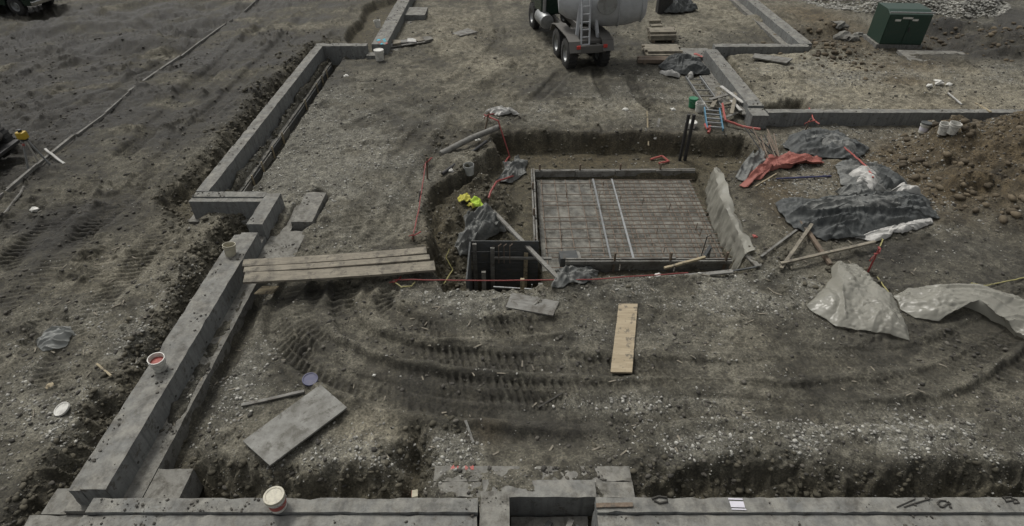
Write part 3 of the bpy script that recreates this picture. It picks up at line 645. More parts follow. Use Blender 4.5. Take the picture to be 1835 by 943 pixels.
# spray marks on the concrete
def spray(name, label, mat, pts, z, r=.06):
    x0, y0 = U(*pts[0], z); t = thing(name, label, 'paint mark', (x0, y0, z))
    for px, py in pts:
        x, y = U(px, py, z); x -= x0; y -= y0; n = 9; k = [random.uniform(.5, 1.2) * r for _ in range(n)]
        MB().prism([(x + k[i] * math.cos(6.283 * i / n), y + 1.5 * k[i] * math.sin(6.283 * i / n)) for i in range(n)], .003, .007).build('blotch', mat, t)
    return t
spray('spray_mark', 'cyan spray blotches on the near end of the far wall', 'cyan', [(678, 72), (688, 71), (684, 79), (690, 74)], .40, .07)
spray('spray_mark', 'red spray dots among the cyan ones on the far wall', 'redp', [(680, 76), (693, 78)], .40, .06)
spray('spray_mark', 'pink red spray streaks on the pad edge at bottom centre', 'redp', [(812, 839), (822, 838), (835, 838), (846, 839)], .02, .035)
spray('spray_mark', 'red paint dash on the flat corner pad behind the tarp', 'redp', [(1246, 97), (1251, 99), (1256, 101)], .12, .09)
spray('spray_mark', 'red paint dash on the footing beside the right stem wall', 'redp', [(1272, 117), (1275, 120)], .0, .09)

# ------------------------------------------------------------------ sheets, tarps and draped plastic
def sheet(name, label, cat, outline, mat, lift=.02, amp=.06, fold=(.9, .22, 0.0), hump=0.0, seed=0, group=None, fz=.12, zf=None, n=(56, 260), edge=.09, thick=.004, solid=True):
    """a limp sheet: star shaped outline, ridged folds, laid over the ground under it"""
    P = np.array(outline, float); c = P.mean(0); na = n[1]
    seg = np.linalg.norm(np.roll(P, -1, 0) - P, axis=1); cs = np.concatenate([[0], np.cumsum(seg)]); tt = np.linspace(0, cs[-1], na, endpoint=False)
    Q = np.stack([np.interp(tt, cs, np.append(P[:, 0], P[0, 0])), np.interp(tt, cs, np.append(P[:, 1], P[0, 1]))], 1)
    Q = Q + edge * (np.stack([fbm(tt, tt * 0 + seed, .25, 2, 200 + seed), fbm(tt, tt * 0 + seed, .25, 2, 210 + seed)], 1) - .5) * 2
    rr = np.linspace(0, 1, n[0] + 1)[1:] ** .8
    X = c[0] + rr[:, None] * (Q[:, 0] - c[0])[None]; Y = c[1] + rr[:, None] * (Q[:, 1] - c[1])[None]
    X = np.append(X.ravel(), c[0]); Y = np.append(Y.ravel(), c[1]); RR = np.append(np.repeat(rr, na), 0)
    ca, sa = math.cos(fold[2]), math.sin(fold[2]); a = (X * ca + Y * sa); b = (-X * sa + Y * ca)
    wob = .35 * (fbm(X, Y, .6, 2, 230 + seed) - .5)
    f1 = 1 - np.abs(2 * fbm(a / fold[0], (b + wob) / fold[1], 1.0, 2, 240 + seed) - 1) ; f1 = np.clip((f1 - .25) / .75, 0, 1) ** 1.8
    g = .9 * fold[2] + 1.1; f3 = 1 - np.abs(2 * fbm((X * math.cos(g) + Y * math.sin(g)) / .45, (-X * math.sin(g) + Y * math.cos(g) + wob) / .13, 1.0, 2, 245 + seed) - 1); f3 = np.clip((f3 - .5) * 2, 0, 1) ** 1.5
    f2 = 1 - np.abs(2 * fbm(X, Y, .16, 3, 250 + seed) - 1); f1 = (.85 * f1 + .15 * f3) if fz > .05 else f1
    base = terrain(X, Y) if zf is None else zf(X, Y)
    if zf is None:                                                           # a sheet bridges the small hollows
        near = [terrain(X + dx, Y + dy) for dx, dy in ((.15, 0), (-.15, 0), (0, .15), (0, -.15), (.1, .1), (-.1, -.1), (.3, 0), (-.3, 0), (0, .3), (0, -.3))]
        base = np.maximum(base, sum(near) / 10 + .01) if fz > .05 else np.maximum(base, .5 * (sum(near) / 10) + .5 * np.max(near[:6], 0))
    Z = base + lift * (1 - .85 * RR ** 6) + amp * ((1 - fz) * f1 + fz * f2) * (1 - .7 * RR ** 5) + hump * (1 - RR ** 2)
    k = n[0]; F = []
    for i in range(k - 1):
        for j in range(na): j2 = (j + 1) % na; F.append((i * na + j, i * na + j2, (i + 1) * na + j2, (i + 1) * na + j))
    ci = k * na
    for j in range(na): F.append((ci, j, (j + 1) % na)[::-1] if False else (ci, (j + 1) % na, j)[::-1])
    mb = MB(); mb.v = [tuple(q) for q in np.stack([X, Y, Z], 1).tolist()]; mb.f = F
    zb = float(Z.min()); mb.v = [(q[0] - c[0], q[1] - c[1], q[2] - zb) for q in mb.v]
    o = mb.build(name, mat, None, True); o.location = (c[0], c[1], zb)
    md = o.modifiers.new('thickness', 'SOLIDIFY'); md.thickness = thick; md.offset = 1
    return tag(o, label, cat, group)
BT = 'tarpaulins heaped beside the pit'
sheet('tarpaulin', 'crumpled black tarpaulin beside the orange sheet, farthest of the heap', 'tarpaulin', gxs([(1402, 262), (1418, 243), (1470, 236), (1504, 238), (1520, 252), (1556, 268), (1535, 292), (1470, 288), (1420, 280)]), 'tarp', .03, .24, (1.0, .30, .25), .10, 1, BT)
sheet('tarpaulin', 'crumpled black and grey tarpaulin in the middle of the heap', 'tarpaulin', gxs([(1498, 300), (1520, 288), (1560, 298), (1600, 318), (1628, 338), (1600, 352), (1540, 350), (1505, 335)]), 'tarpg', .03, .20, (.6, .2, 2.4), .08, 2, BT)
sheet('tarpaulin', 'wide charcoal tarpaulin with long folds, nearest of the heap', 'tarpaulin', gxs([(1384, 372), (1400, 360), (1470, 362), (1560, 352), (1640, 350), (1668, 368), (1674, 396), (1600, 412), (1540, 428), (1480, 432), (1430, 412), (1395, 388)]), 'tarp', .03, .26, (1.4, .26, .12), .14, 3, BT, n=(80, 420))
sheet('grey_sheet', 'pale grey folded sheet showing along the edge of near tarpaulin', 'plastic sheet', gxs([(1530, 428), (1590, 418), (1640, 402), (1672, 394), (1668, 402), (1620, 420), (1560, 434)]), 'whitecloth', .05, .10, (.8, .15, .2), .03, 4)
sheet('white_sheet', 'crumpled white sheet wedged between the black tarpaulins', 'plastic sheet', gxs([(1516, 318), (1540, 304), (1562, 322), (1580, 342), (1560, 350), (1530, 342)]), 'whitecloth', .14, .14, (.5, .15, 2.2), .08, 5)
sheet('white_sheet', 'narrow white sheet folded at the right end of the tarps', 'plastic sheet', gxs([(1590, 352), (1610, 346), (1640, 350), (1645, 358), (1610, 362)]), 'whitecloth', .2, .10, (.5, .15, .2), .04, 6)
sheet('grey_sheet', 'muddy pale grey rag left of the near tarpaulin top edge', 'plastic sheet', gxs([(1497, 350), (1520, 345), (1552, 346), (1565, 356), (1530, 368), (1505, 362)]), 'tarpg', .12, .16, (.4, .15, .4), .06, 7)
o = sheet('orange_tarpaulin', 'orange red tarpaulin strip curling down toward the pit', 'tarpaulin', gxs([(1322, 336), (1340, 318), (1358, 300), (1380, 284), (1420, 278), (1470, 288), (1476, 297), (1420, 300), (1385, 304), (1362, 322), (1340, 336)]), 'orange', .05, .16, (.9, .2, .5), .05, 8)
sheet('tarpaulin', 'grey rumpled tarpaulin flap on top of the farthest black one', 'tarpaulin', gxs([(1430, 262), (1455, 248), (1500, 255), (1540, 272), (1528, 284), (1480, 276)]), 'tarpg', .16, .16, (.9, .2, .2), .05, 31, BT)
sheet('tarpaulin', 'grey long fold on top of the nearest charcoal tarpaulin', 'tarpaulin', gxs([(1420, 380), (1500, 370), (1600, 366), (1650, 368), (1620, 384), (1520, 398), (1450, 398)]), 'tarpg', .24, .18, (1.2, .16, .12), .06, 32, BT)
sheet('tarpaulin', 'black flap draped between the middle and nearest tarpaulins', 'tarpaulin', gxs([(1560, 310), (1600, 322), (1618, 342), (1590, 348), (1556, 332)]), 'tarp', .2, .16, (.6, .16, 2.2), .05, 33, BT)
PG = 'sheets of cloudy plastic lying right of the pit'
sheet('plastic_sheet', 'cloudy plastic sheet spread like a cape below the red stake', 'plastic sheet', gxs([(1487, 486), (1500, 473), (1530, 474), (1552, 496), (1562, 512), (1604, 545), (1624, 588), (1628, 612), (1590, 602), (1552, 596), (1498, 590), (1482, 578), (1443, 552), (1476, 520), (1490, 502)]), 'poly', .05, .16, (1.7, .40, 1.2), .14, 9, PG, fz=.02, n=(64, 340), edge=.02)
sheet('plastic_sheet', 'cloudy plastic strip trailing off the right edge', 'plastic sheet', gxs([(1600, 535), (1625, 520), (1680, 516), (1745, 514), (1800, 530), (1850, 548), (1900, 560), (1900, 640), (1835, 612), (1800, 590), (1760, 572), (1712, 550), (1680, 580), (1640, 572), (1612, 556)]), 'poly', .05, .15, (2.0, .34, -.35), .10, 10, PG, fz=.02, n=(64, 340), edge=.02)
sheet('black_bag', 'shiny black sack with white trim at the top edge', 'bag', gxs([(1180, 22), (1190, 10), (1215, 8), (1240, 12), (1248, 20), (1225, 26), (1195, 27)]), 'tarp', .05, .3, (.7, .25, .1), .3, 11)
sheet('tarpaulin', 'black tarpaulin heaped over lumber below the pale pallets', 'tarpaulin', gxs([(1180, 124), (1192, 112), (1225, 114), (1258, 124), (1272, 136), (1240, 140), (1200, 133)]), 'tarp', .05, .3, (.8, .25, -.2), .22, 12)
sheet('white_sheet', 'white plastic scrap along the front of the lumber tarp', 'plastic sheet', gxs([(1181, 132), (1200, 133), (1220, 138), (1214, 143), (1192, 139)]), 'whitecloth', .06, .12, (.4, .15, 0), .06, 13)
sheet('white_sheet', 'small white plastic scrap at right end of lumber tarp', 'plastic sheet', gxs([(1231, 138), (1240, 136), (1245, 142), (1234, 144)]), 'whitecloth', .05, .08, (.3, .12, 0), .05, 14)
sheet('grey_sheet', 'crumpled grey sheet at the top of the right pit slope', 'plastic sheet', gxs([(1318, 322), (1335, 296), (1352, 276), (1368, 280), (1372, 296), (1352, 312), (1335, 330)]), 'tarpg', .06, .22, (.6, .2, 1.0), .08, 15)
sheet('clear_sheet', 'clear plastic bag flattened on the dirt far left', 'plastic sheet', gxs([(72, 615), (95, 592), (130, 588), (138, 604), (112, 625), (85, 632)]), 'polythin', .02, .12, (.3, .1, .5), .04, 16)
# plastic hung over the right face of the pit
def drape():
    mb = MB(); nu, nv = 120, 18
    for i in range(nu + 1):
        y = 10.05 + (13.9 - 10.05) * i / nu
        xt = 5.10 + .05 * math.sin(y * 1.9) + (y - 10) * .085
        for j in range(nv + 1):
            q = j / nv
            if q < .3: x = xt + .14 * (1 - q / .3) + .02; z = .05 + .10 * math.sin(y * 2.1) * (1 - q / .3)
            else:
                r = (q - .3) / .7; x = xt + .02 - .10 * r; z = .04 + (Z_RAFT + .02 - .04) * r
            rip = (.11 * (float(fbm(np.array([y * 1.6]), np.array([q * .35]), .23, 2, 400)[0]) - .5) + .05 * (float(fbm(np.array([y]), np.array([q]), .1, 2, 410)[0]) - .5)) * min(1, q * 2.2)
            mb.v.append((x + rip - .05 * (q >= .3), y, z + (.03 * math.sin(y * 9) if q < .3 else 0)))
    for i in range(nu):
        for j in range(nv): a = i * (nv + 1) + j; mb.f.append((a, a + 1, a + nv + 2, a + nv + 1))
    o = mb.build('plastic_drape', 'poly', None, True); md = o.modifiers.new('thickness', 'SOLIDIFY'); md.thickness = .005
    tag(o, 'cloudy plastic hung in pleats over the right pit face', 'plastic sheet')
drape()
sheet('grey_sheet', 'torn grey plastic crumpled over the left pit slope', 'plastic sheet', gxs([(835, 395), (868, 372), (892, 388), (905, 415), (880, 438), (850, 450), (825, 462), (812, 445)]), 'tarpg', .05, .32, (.7, .14, .9), .10, 17)
sheet('grey_sheet', 'torn grey plastic trailing over the near rim of the shaft', 'plastic sheet', gxs([(1000, 490), (1040, 482), (1075, 488), (1060, 505), (1012, 518), (990, 514)]), 'tarpg', .05, .16, (.5, .14, .3), .05, 18)
sheet('grey_sheet', 'grey plastic crumpled at the back left corner of pit', 'plastic sheet', gxs([(890, 330), (905, 300), (930, 285), (950, 290), (940, 312), (915, 330)]), 'tarpg', .04, .22, (.5, .14, .6), .06, 19)

# ------------------------------------------------------------------ the raft pit: slab, bars, forms, shaft
o = rough_box(.70, 5.12, 10.35, 14.65, Z_RAFT - .12, Z_RAFT, .2, .006, .01, 77).build('blinding_slab', 'slabmud'); structure(o)
mat_t = thing('rebar_mat', 'tied grid of reinforcing bars lying on the pit floor slab', 'rebar', (2.95, 12.5, Z_RAFT + .05))
g = random.Random(4)
def add_bar(a, b, r=.011):
    m_ = (Vector(a) + Vector(b)) / 2 + Vector((g.uniform(-.05, .05), g.uniform(-.05, .05), g.uniform(-.004, .012)))
    MB().tube([a, m_, b], r, 6).build('bar', 'rebar', mat_t)
x = -2.1
while x < 2.15:
    dense = x > -.55
    add_bar((x + g.uniform(-.02, .02), -2.0 if dense else -1.9, .0), (x + g.uniform(-.02, .02), 2.05, .0)); x += .155 if dense else .34
y = -2.0
while y < 2.05:
    add_bar((-2.15 if g.random() < .5 else -.7, y + g.uniform(-.02, .02), .024), (2.2, y + g.uniform(-.02, .02), .024)); y += .19
for xx in (-.62, -.08):
    MB().bar((xx, -2.0, .05), (xx - .02, 2.0, .05), .05, .025, jit=.006).build('spacer_strip', 'steel', mat_t)
for k in range(26):
    x, y = g.uniform(-2.05, 2.1), g.uniform(-1.9, 1.95)
    if k < 14: MB().tube([(x, y, .0), (x + .01, y, .16 + .1 * g.random())], .010, 6).build('dowel', 'rebar', mat_t)
def boards_run(name, label, a, b, n, h, z, mat, thick=.035, cat='formwork'):
    A = Vector((*a, 0)); B = Vector((*b, 0)); t = thing(name, label, cat, (a[0], a[1], z)); d = (B - A) / n
    nrm = Vector((-d.y, d.x, 0)).normalized()
    for k in range(n):
        p = d * k + d.normalized() * .012; q = d * (k + 1) - d.normalized() * .012; j = random.uniform(-.02, .02)
        MB().bar((p.x, p.y, h / 2 + j), (q.x, q.y, h / 2 + j + random.uniform(-.015, .015)), thick, h, jit=.004).build('form_board', mat, t)
        e = d * k + d * .12 + nrm * .05
        MB().box((e.x, e.y, h / 2 + .05), (.045, .045, h + .28), random.uniform(0, .4), .004).build('stake', 'stake', t)
    MB().bar(tuple(nrm * .06 + Vector((0, 0, h * .85))), tuple(B - A + nrm * .06 + Vector((0, 0, h * .85))), .04, .085, jit=.004).build('waler', 'greyboard', t)
    return t
boards_run('left_edge_formwork', 'weathered form boards along the left edge of the slab', (.60, 10.9), (.62, 14.72), 3, .34, Z_RAFT - .02, 'greyboard')
boards_run('rear_edge_formwork', 'grey form boards along the back edge of the slab', (.66, 14.74), (5.3, 14.80), 4, .20, Z_RAFT + .02, 'greyboard')
boards_run('near_edge_formwork', 'muddy form boards along the near edge of the slab', (4.95, 10.32), (1.2, 10.3), 3, .5, Z_RAFT, 'greyboard')
t = thing('corner_form_box', 'dark little form box at near left corner of slab', 'formwork', (1.32, 10.75, Z_RAFT))
MB().box((0, 0, .13), (.42, .3, .26), .1, .008).build('box', 'darkform', t, bevel=.008); MB().box((.25, .02, .11), (.06, .32, .22), .1, .006).build('end_board', 'greyboard', t)
t = thing('leaning_form_board', 'short dark board leaning at near right corner of slab', 'board', (4.55, 10.75, Z_RAFT))
MB().bar((-.1, 0, .02), (.08, .1, .42), .16, .03, up=(1, 0, 0), jit=.004).build('board', 'darkform', t); MB().bar((.09, .12, .0), (.09, .12, .36), .05, .05, up=(1, 0, 0)).build('prop', 'greyboard', t)
MB().tube([(.0, .3, 0), (.02, .3, .55), (.10, .3, .60), (.14, .3, .55)], .012, 6).build('hook', 'blacksteel', t)
# shaft at the near left corner: dark form panels, posts and tie bars
SX0, SX1, SY0, SY1 = -.92, .62, 9.05, 10.5
t = thing('shaft_formwork', 'dark panelled form shaft with pale posts at the near left pit corner', 'formwork', (0, 9.8, -1.9))
z0 = 1.9
def P_(x, y, z): return (x, y - 9.8, z + 1.9)
for k in range(6):
    MB().box(P_(-.16, SY1 + .02, -1.62 + .30 * k), (1.52, .03, .285), 0, .004).build('back_panel', 'darkform', t)
    MB().box(P_(SX0 - .02, 9.83, -1.62 + .30 * k), (.03, 1.3, .285), 0, .004).build('side_panel', 'darkform', t)
for x, y, zt, mt in [(-.86, 10.44, .0, 'greyboard'), (-.62, 9.5, -.04, 'greyboard'), (.20, 9.40, -.15, 'palewood'), (.58, 9.3, -.2, 'greyboard'), (-.46, 10.43, -.1, 'greyboard'), (.30, 10.46, -.28, 'palewood')]:
    MB().bar(P_(x, y, -1.9), P_(x + .02, y, zt), .09, .06, up=(0, 1, 0), jit=.004).build('post', mt, t)
MB().bar(P_(-.4, 10.4, -.36), P_(.9, 10.42, -.40), .07, .045, jit=.004).build('cross_rail', 'greyboard', t)
MB().bar(P_(-.4, 9.5, -.46), P_(.62, 9.4, -.46), .03, .03, jit=.003).build('cross_rail', 'steel', t)
MB().bar(P_(-.5, 9.38, -.75), P_(.1, 9.35, -.72), .06, .04, jit=.003).build('cross_rail', 'palewood', t)
MB().tube([P_(.42, 9.32, -1.9), P_(.42, 9.3, -.22)], .012, 6).build('tie_rod', 'steel', t)
for x in (-.30, -.18, -.05): MB().tube([P_(x, 10.38, -.5), P_(x, 10.38, -.02), P_(x + .06, 10.38, .04)], .012, 6).build('starter_bar', 'rebar', t)
MB().box(P_(.2, 9.36, -.62), (.16, .03, .12), 0, .006).build('cleat', 'palewood', t)
t = thing('brace_timber', 'long grey timber slanting from the vest down to slab corner', 'timber', (*U(880, 378, -.35), -.35))
a = Vector(U(880, 378, -.32)); b = Vector(U(1000, 500, .02)); MB().bar((0, 0, .05), ((b - a).x, (b - a).y, .36), .09, .06, jit=.005).build('timber', 'greyboard', t)

# ------------------------------------------------------------------ planks, boards, sticks
def stick(name, label, cat, p0, p1, wd, th, mat, z0=None, z1=None, group=None, segs=5, bow=.0):
    (xa, ya), (xb, yb) = p0, p1
    za = hz(xa, ya) if z0 is None else z0; zb = hz(xb, yb) if z1 is None else z1
    if z0 is None and z1 is None:
        q = [(xa + (xb - xa) * i / 8, ya + (yb - ya) * i / 8) for i in range(9)]; hh = terrain(np.array([c[0] for c in q]), np.array([c[1] for c in q]))
        lift = max(float(hh[i]) - (za + (zb - za) * i / 8) for i in range(9)) * .55; za += lift; zb += lift
    L = math.sqrt((xb - xa) ** 2 + (yb - ya) ** 2 + (zb - za) ** 2)
    mb = MB(); n = segs
    for i in range(n + 1):
        x = L * i / n; e = random.uniform(-.004, .004); b = bow * math.sin(math.pi * i / n)
        for sy, sz in ((-1, 0), (1, 0), (1, 1), (-1, 1)): mb.v.append((x, sy * wd / 2 + random.uniform(-.003, .003) + e, b + sz * th + random.uniform(-.002, .002)))
    for i in range(n):
        for k in range(4): mb.f.append((i * 4 + k, i * 4 + (k + 1) % 4, (i + 1) * 4 + (k + 1) % 4, (i + 1) * 4 + k))
    mb.f += [(3, 2, 1, 0), (n * 4, n * 4 + 1, n * 4 + 2, n * 4 + 3)]
    o = mb.build(name, mat, None, bevel=min(th, wd) * .08); o.location = (xa, ya, za + .004)
    o.rotation_euler = (0, -math.asin((zb - za) / L), math.atan2(yb - ya, xb - xa)); return tag(o, label, cat, group)
GP = 'planks bridging from the left wall to the pit'
stick('plank', 'long weathered plank of the bridge, farthest from the viewer', 'plank', U(436, 474, .44), U(764, 450, .16), .23, .05, 'plank', .43, .14, GP, 12, -.03)
stick('plank', 'narrow plank squeezed in the middle of the bridge', 'plank', U(438, 487, .44), U(770, 464, .16), .17, .05, 'plank', .44, .17, GP, 12, -.02)
stick('plank', 'wide plank of the bridge nearest the viewer', 'plank', U(438, 500, .44), U(779, 477, .16), .31, .05, 'plank', .43, .13, GP, 12, -.03)
def flat_board(name, label, cat, quad, th, mat, z=None, parts=None):
    Q = [Vector(q) for q in quad]; c = sum(Q, Vector((0, 0))) / 4
    zs = [hz(*q) for q in Q]; zz = (sum(zs) / 4 + max(zs)) / 2 + .015 if z is None else z
    ux = (Q[2] - Q[3] + Q[1] - Q[0]).normalized(); ang = math.atan2(ux.y, ux.x); m_ = Matrix.Rotation(-ang, 2)
    mb = MB(); mb.prism([tuple(m_ @ (q - c)) for q in Q], 0, th)
    o = mb.build(name, mat, None, bevel=th * .12); o.location = (c.x, c.y, zz); o.rotation_euler = (random.uniform(-.03, .03), random.uniform(-.03, .03), ang)
    return tag(o, label, cat)
flat_board('plywood_offcut', 'small pale plywood piece under the plank bridge', 'plywood', pxs([(455, 527), (488, 526), (500, 513), (470, 513)], .02), .03, 'palewood', .0)
flat_board('form_panel', 'large grey form panel lying tilted at lower left', 'form panel', pxs([(437, 795), (486, 840), (624, 737), (576, 695)], .06), .035, 'panel')
flat_board('fresh_board', 'clean tan board lying lengthwise near the pit', 'board', pxs([(1094, 666), (1133, 667), (1143, 544), (1109, 543)], .05), .035, 'newboard')
flat_board('grey_board', 'grey weathered board lying by the near pit rim', 'board', pxs([(906, 552), (991, 566), (1002, 541), (917, 526)], .05), .035, 'greyboard')
flat_board('plywood_offcut', 'two-tone board piece on the pale dirt at the top', 'plywood', pxs([(810, 62), (825, 67), (856, 60), (838, 53)], .03), .06, 'greyboard')
flat_board('flat_slab', 'low grey concrete slab with slanted end before the green cabinet', 'concrete slab', pxs([(1630, 112), (1738, 114), (1736, 92), (1606, 93)], .1), .12, 'footing', .02)
flat_board('long_board', 'long bleached board lying on dirt inside right compound', 'board', pxs([(1348, 104), (1408, 116), (1420, 108), (1352, 97)], .3), .05, 'greyboard', .30)
stick('stick', 'thin grey batten lying left of the large form panel', 'batten', U(433, 727), U(547, 706), .055, .035, 'greyboard')
stick('stick', 'thin dark stick lying in the middle of the tyre tracks', 'stick', U(965, 722), U(1008, 704), .03, .025, 'mud')
stick('stick', 'pale splinter of wood standing from gravel by the bottom pad', 'stick', U(834, 757), U(848, 790), .04, .02, 'greyboard')
GS = 'timbers crossed right of the pit'
stick('timber', 'grey lath crossing from the tarp to the pit rim, leftmost', 'timber', U(1363, 463), U(1460, 388), .05, .03, 'greyboard', None, None, GS)
stick('timber', 'short pale timber leaning over the crossing laths', 'timber', U(1398, 486), U(1450, 414), .07, .05, 'plank', .04, .16, GS)
stick('timber', 'brown timber sloping from tarp down toward the plastic sheet', 'timber', U(1428, 396), U(1487, 477), .09, .06, 'stake', None, None, GS)
stick('timber', 'long pale timber lying across the others toward the red stake', 'timber', U(1396, 481), U(1562, 446), .07, .05, 'plank', .10, .16, GS)
stick('timber', 'thin white lath above the blue rod on the right slope', 'lath', U(1350, 345), U(1388, 322), .03, .02, 'palewood')
stick('pipe_rod', 'thin blue rod lying between the black tarpaulins', 'rod', U(1388, 330), U(1488, 320), .035, .03, 'bluep')
stick('rim_board', 'dark grey board lying along the near pit rim', 'board', U(1160, 490), U(1312, 492), .10, .04, 'greyboard')
stick('rim_board', 'thin dark rod lying just beyond the near rim board', 'board', U(1205, 487), U(1355, 482), .04, .03, 'darkform')
stick('rim_board', 'pale slanted timber at the near slab edge in the pit', 'timber', U(1190, 484, -.2), U(1262, 468, -.2), .06, .05, 'palewood', -.18, -.12)
stick('rim_board', 'broken grey board end at the right end of near rim', 'board', U(1338, 450), U(1358, 482), .12, .03, 'greyboard')
stick('stick', 'pale stick lying on dirt behind the pit', 'stick', U(1157, 215), U(1165, 243), .04, .03, 'palewood')
stick('stick', 'short pale stick lying behind the pit left of the posts', 'stick', U(1180, 222), U(1175, 240), .08, .03, 'greyboard')
stick('stick', 'broken pale stick stuck in the left trench edge', 'stick', U(173, 652), U(198, 672), .035, .03, 'palewood')
stick('stick', 'white lath on pale dirt inside the right compound', 'lath', U(1698, 168, .25), U(1725, 184, .25), .05, .03, 'whitecloth')
stick('stick', 'white lath leaning over the right front wall', 'lath', U(1748, 186, .3), U(1775, 203, .42), .05, .03, 'palewood', .3, .44)
stick('stick', 'white stick lying on the dirt beside the tripod', 'lath', U(84, 274, .15), U(116, 296), .06, .035, 'whitecloth', .25, .02)
GPIPE = 'dark pipes by the back left pit corner'
def pipe(label, pts, r, mat='blacksteel', group=None, cat='pipe', name='pipe'):
    o0 = Vector(pts[0]); o = MB().tube([Vector(p) - o0 for p in pts], r, 12).build(name, mat, None, True); o.location = o0
    return tag(o, label, cat, group)
a, b = U(790, 285), U(893, 236); pipe('thick dark pipe angled at the back left pit corner', [(*a, hz(*a) + .10), (*[(a[i] + b[i]) / 2 for i in (0, 1)], hz(*a) + .14), (*b, hz(*b) + .16)], .085, 'greyboard', GPIPE)
a, b = U(793, 315), U(872, 258); pipe('thin dark pipe lying below the thick one by the pit corner', [(*a, hz(*a) + .05), (*b, hz(*b) + .1)], .045, 'blacksteel', GPIPE)
# twin posts behind the slab
for px, lab in ((1218, 'left one of the twin dark posts at the pit back edge'), (1227, 'right one of the twin dark posts at the pit back edge')):
    x, y = U(px, 287, -.62); o = MB().box((0, 0, .72), (.075, .075, 1.5), .2, .004).build('steel_post', 'blacksteel', None, bevel=.006); o.location = (x, y, -.65); tag(o, lab, 'post', 'twin posts behind the slab')
# sheaf of dark bars at the right front corner of the pit
t = thing('bar_bundle', 'loose sheaf of dark steel bars leaning by the right pier', 'steel bars', (*U(1378, 285), 0))
for k in range(12):
    a = random.uniform(-.25, .25); MB().tube([(a, random.uniform(-.5, -.2), .02 + .02 * k), (a * .4 + random.uniform(-.4, .35), random.uniform(.55, 1.1), .25 + random.uniform(0, .28))], .015, 6).build('bar', 'rebar' if k % 3 else 'blacksteel', t)

# ------------------------------------------------------------------ buckets and lids
def bucket(label, px, py, z, mat='white', lid=None, fill=None, tilt=(0, 0), s=.82, h=.36, r=.165, group='builders buckets', band=None, handle=True):
    x, y = U(px, py, z); t = thing('bucket', label, 'bucket', (x, y, z), random.uniform(0, 6), group, rot=(tilt[0], tilt[1], random.uniform(0, 6))); t.scale = (s, s, s)
    rb = r * .86
    MB().lathe([(0, .0), (rb - .01, .0), (rb, .008), (rb + (r - rb) * .75, h * .76), (r + .012, h * .77), (r + .012, h * .80), (r, h * .805), (r, h * .90), (r + .010, h * .905), (r + .012, h), (r - .004, h), (r - .008, h * .9), (rb - .008, .02), (0, .02)], 28, closed=True).build('body', mat, t, True)
    if handle:
        up = lid is not None
        pts = []
        for k in range(11):
            a = math.pi * k / 10; pts.append(((r + .014) * math.cos(a), -(r + .03) * math.sin(a) * .9, h * .8 - .16 * math.sin(a) ** 2))
        MB().tube(pts, .004, 5).build('handle', 'steel', t, True)
    if lid:
        l = MB().lathe([(0, h + .012), (r - .03, h + .012), (r - .02, h + .02), (r + .012, h + .02), (r + .018, h + .012), (r + .018, h - .03), (r + .012, h - .03)], 28, closed=True).build('lid', lid, t, True)
    if fill: MB().lathe([(0, h * .74), (r * .55, h * .70), (r * .94, h * .66)], 20, closed=True).build('contents', fill, t, True)
    if band: MB().lathe([(rb + (r - rb) * .25 + .003, h * .25), (rb + (r - rb) * .6 + .003, h * .6)], 28, closed=True).build('label_band', band, t, True)
    return t
def zt(px, py): return G(px, py)[2]
bucket('cream empty bucket tilted on the left wall by the notch', 414, 458, .38, 'cream', None, None, (-.12, -.12), s=.72)
bucket('white bucket with red contents on the long left wall', 288, 660, .40, 'white', None, 'redp', (.10, .04), s=.72)
bucket('cream lidded bucket with a red band on the bottom wall', 500, 908, .39, 'white', 'cream', None, (0, 0), band='redp', s=.74)
bucket('white bucket with dark lid at the foot of right front wall', 1653, 238, zt(1653, 238), 'white', 'tarp', None, (0, .05), band='paper')
bucket('white open bucket, middle of the three at right front wall', 1688, 240, zt(1688, 240), 'white', None, 'mud', (0, -.05))
bucket('white open bucket, right one of three at right front wall', 1703, 239, zt(1703, 239), 'white', None, 'mud', (.04, .05))
bucket('green bucket standing left of the ladder', 1240, 192, zt(1240, 192), 'greenp', 'greenp', None, (0, 0))
bucket('white bucket standing between the green one and the ladder', 1252, 200, zt(1252, 200), 'white', None, 'mud', (0, 0))
bucket('short white tub lying near the twin dark posts', 1237, 229, zt(1237, 229), 'white', 'white', None, (.05, 0), h=.22, r=.2, handle=False)
bucket('white lidded bucket at the rear cross wall end', 681, 108, zt(681, 108), 'white', 'white', None, (0, 0), s=1.05)
bucket('cloudy plastic bucket by the back left pit corner', 842, 312, zt(842, 312) - .02, 'polythin', None, None, (.1, 0), handle=False)
bucket('small white bucket perched on the side of the far wall', 678, 49, .38, 'white', None, 'mud', (.1, 0), s=.8)
def disc_lid(label, px, py, mat, r=.15, tilt=(.1, .1)):
    x, y = U(px, py); o = MB().lathe([(0, .02), (r * .8, .02), (r * .84, .03), (r * .98, .03), (r, .02), (r, .0), (r * .96, 0), (r * .94, .014), (0, .012)], 28, closed=True).build('round_cover', mat, None, True)
    o.location = (x, y, hz(x, y) + .03); o.rotation_euler = (*tilt, 0); return tag(o, label, 'lid')
disc_lid('white round bucket lid lying on the dirt at lower left', 112, 734, 'white', .125, (.22, -.2))
disc_lid('dark blue round bucket lid near the grey form panel', 559, 690, 'bluep', .13, (.12, .1))

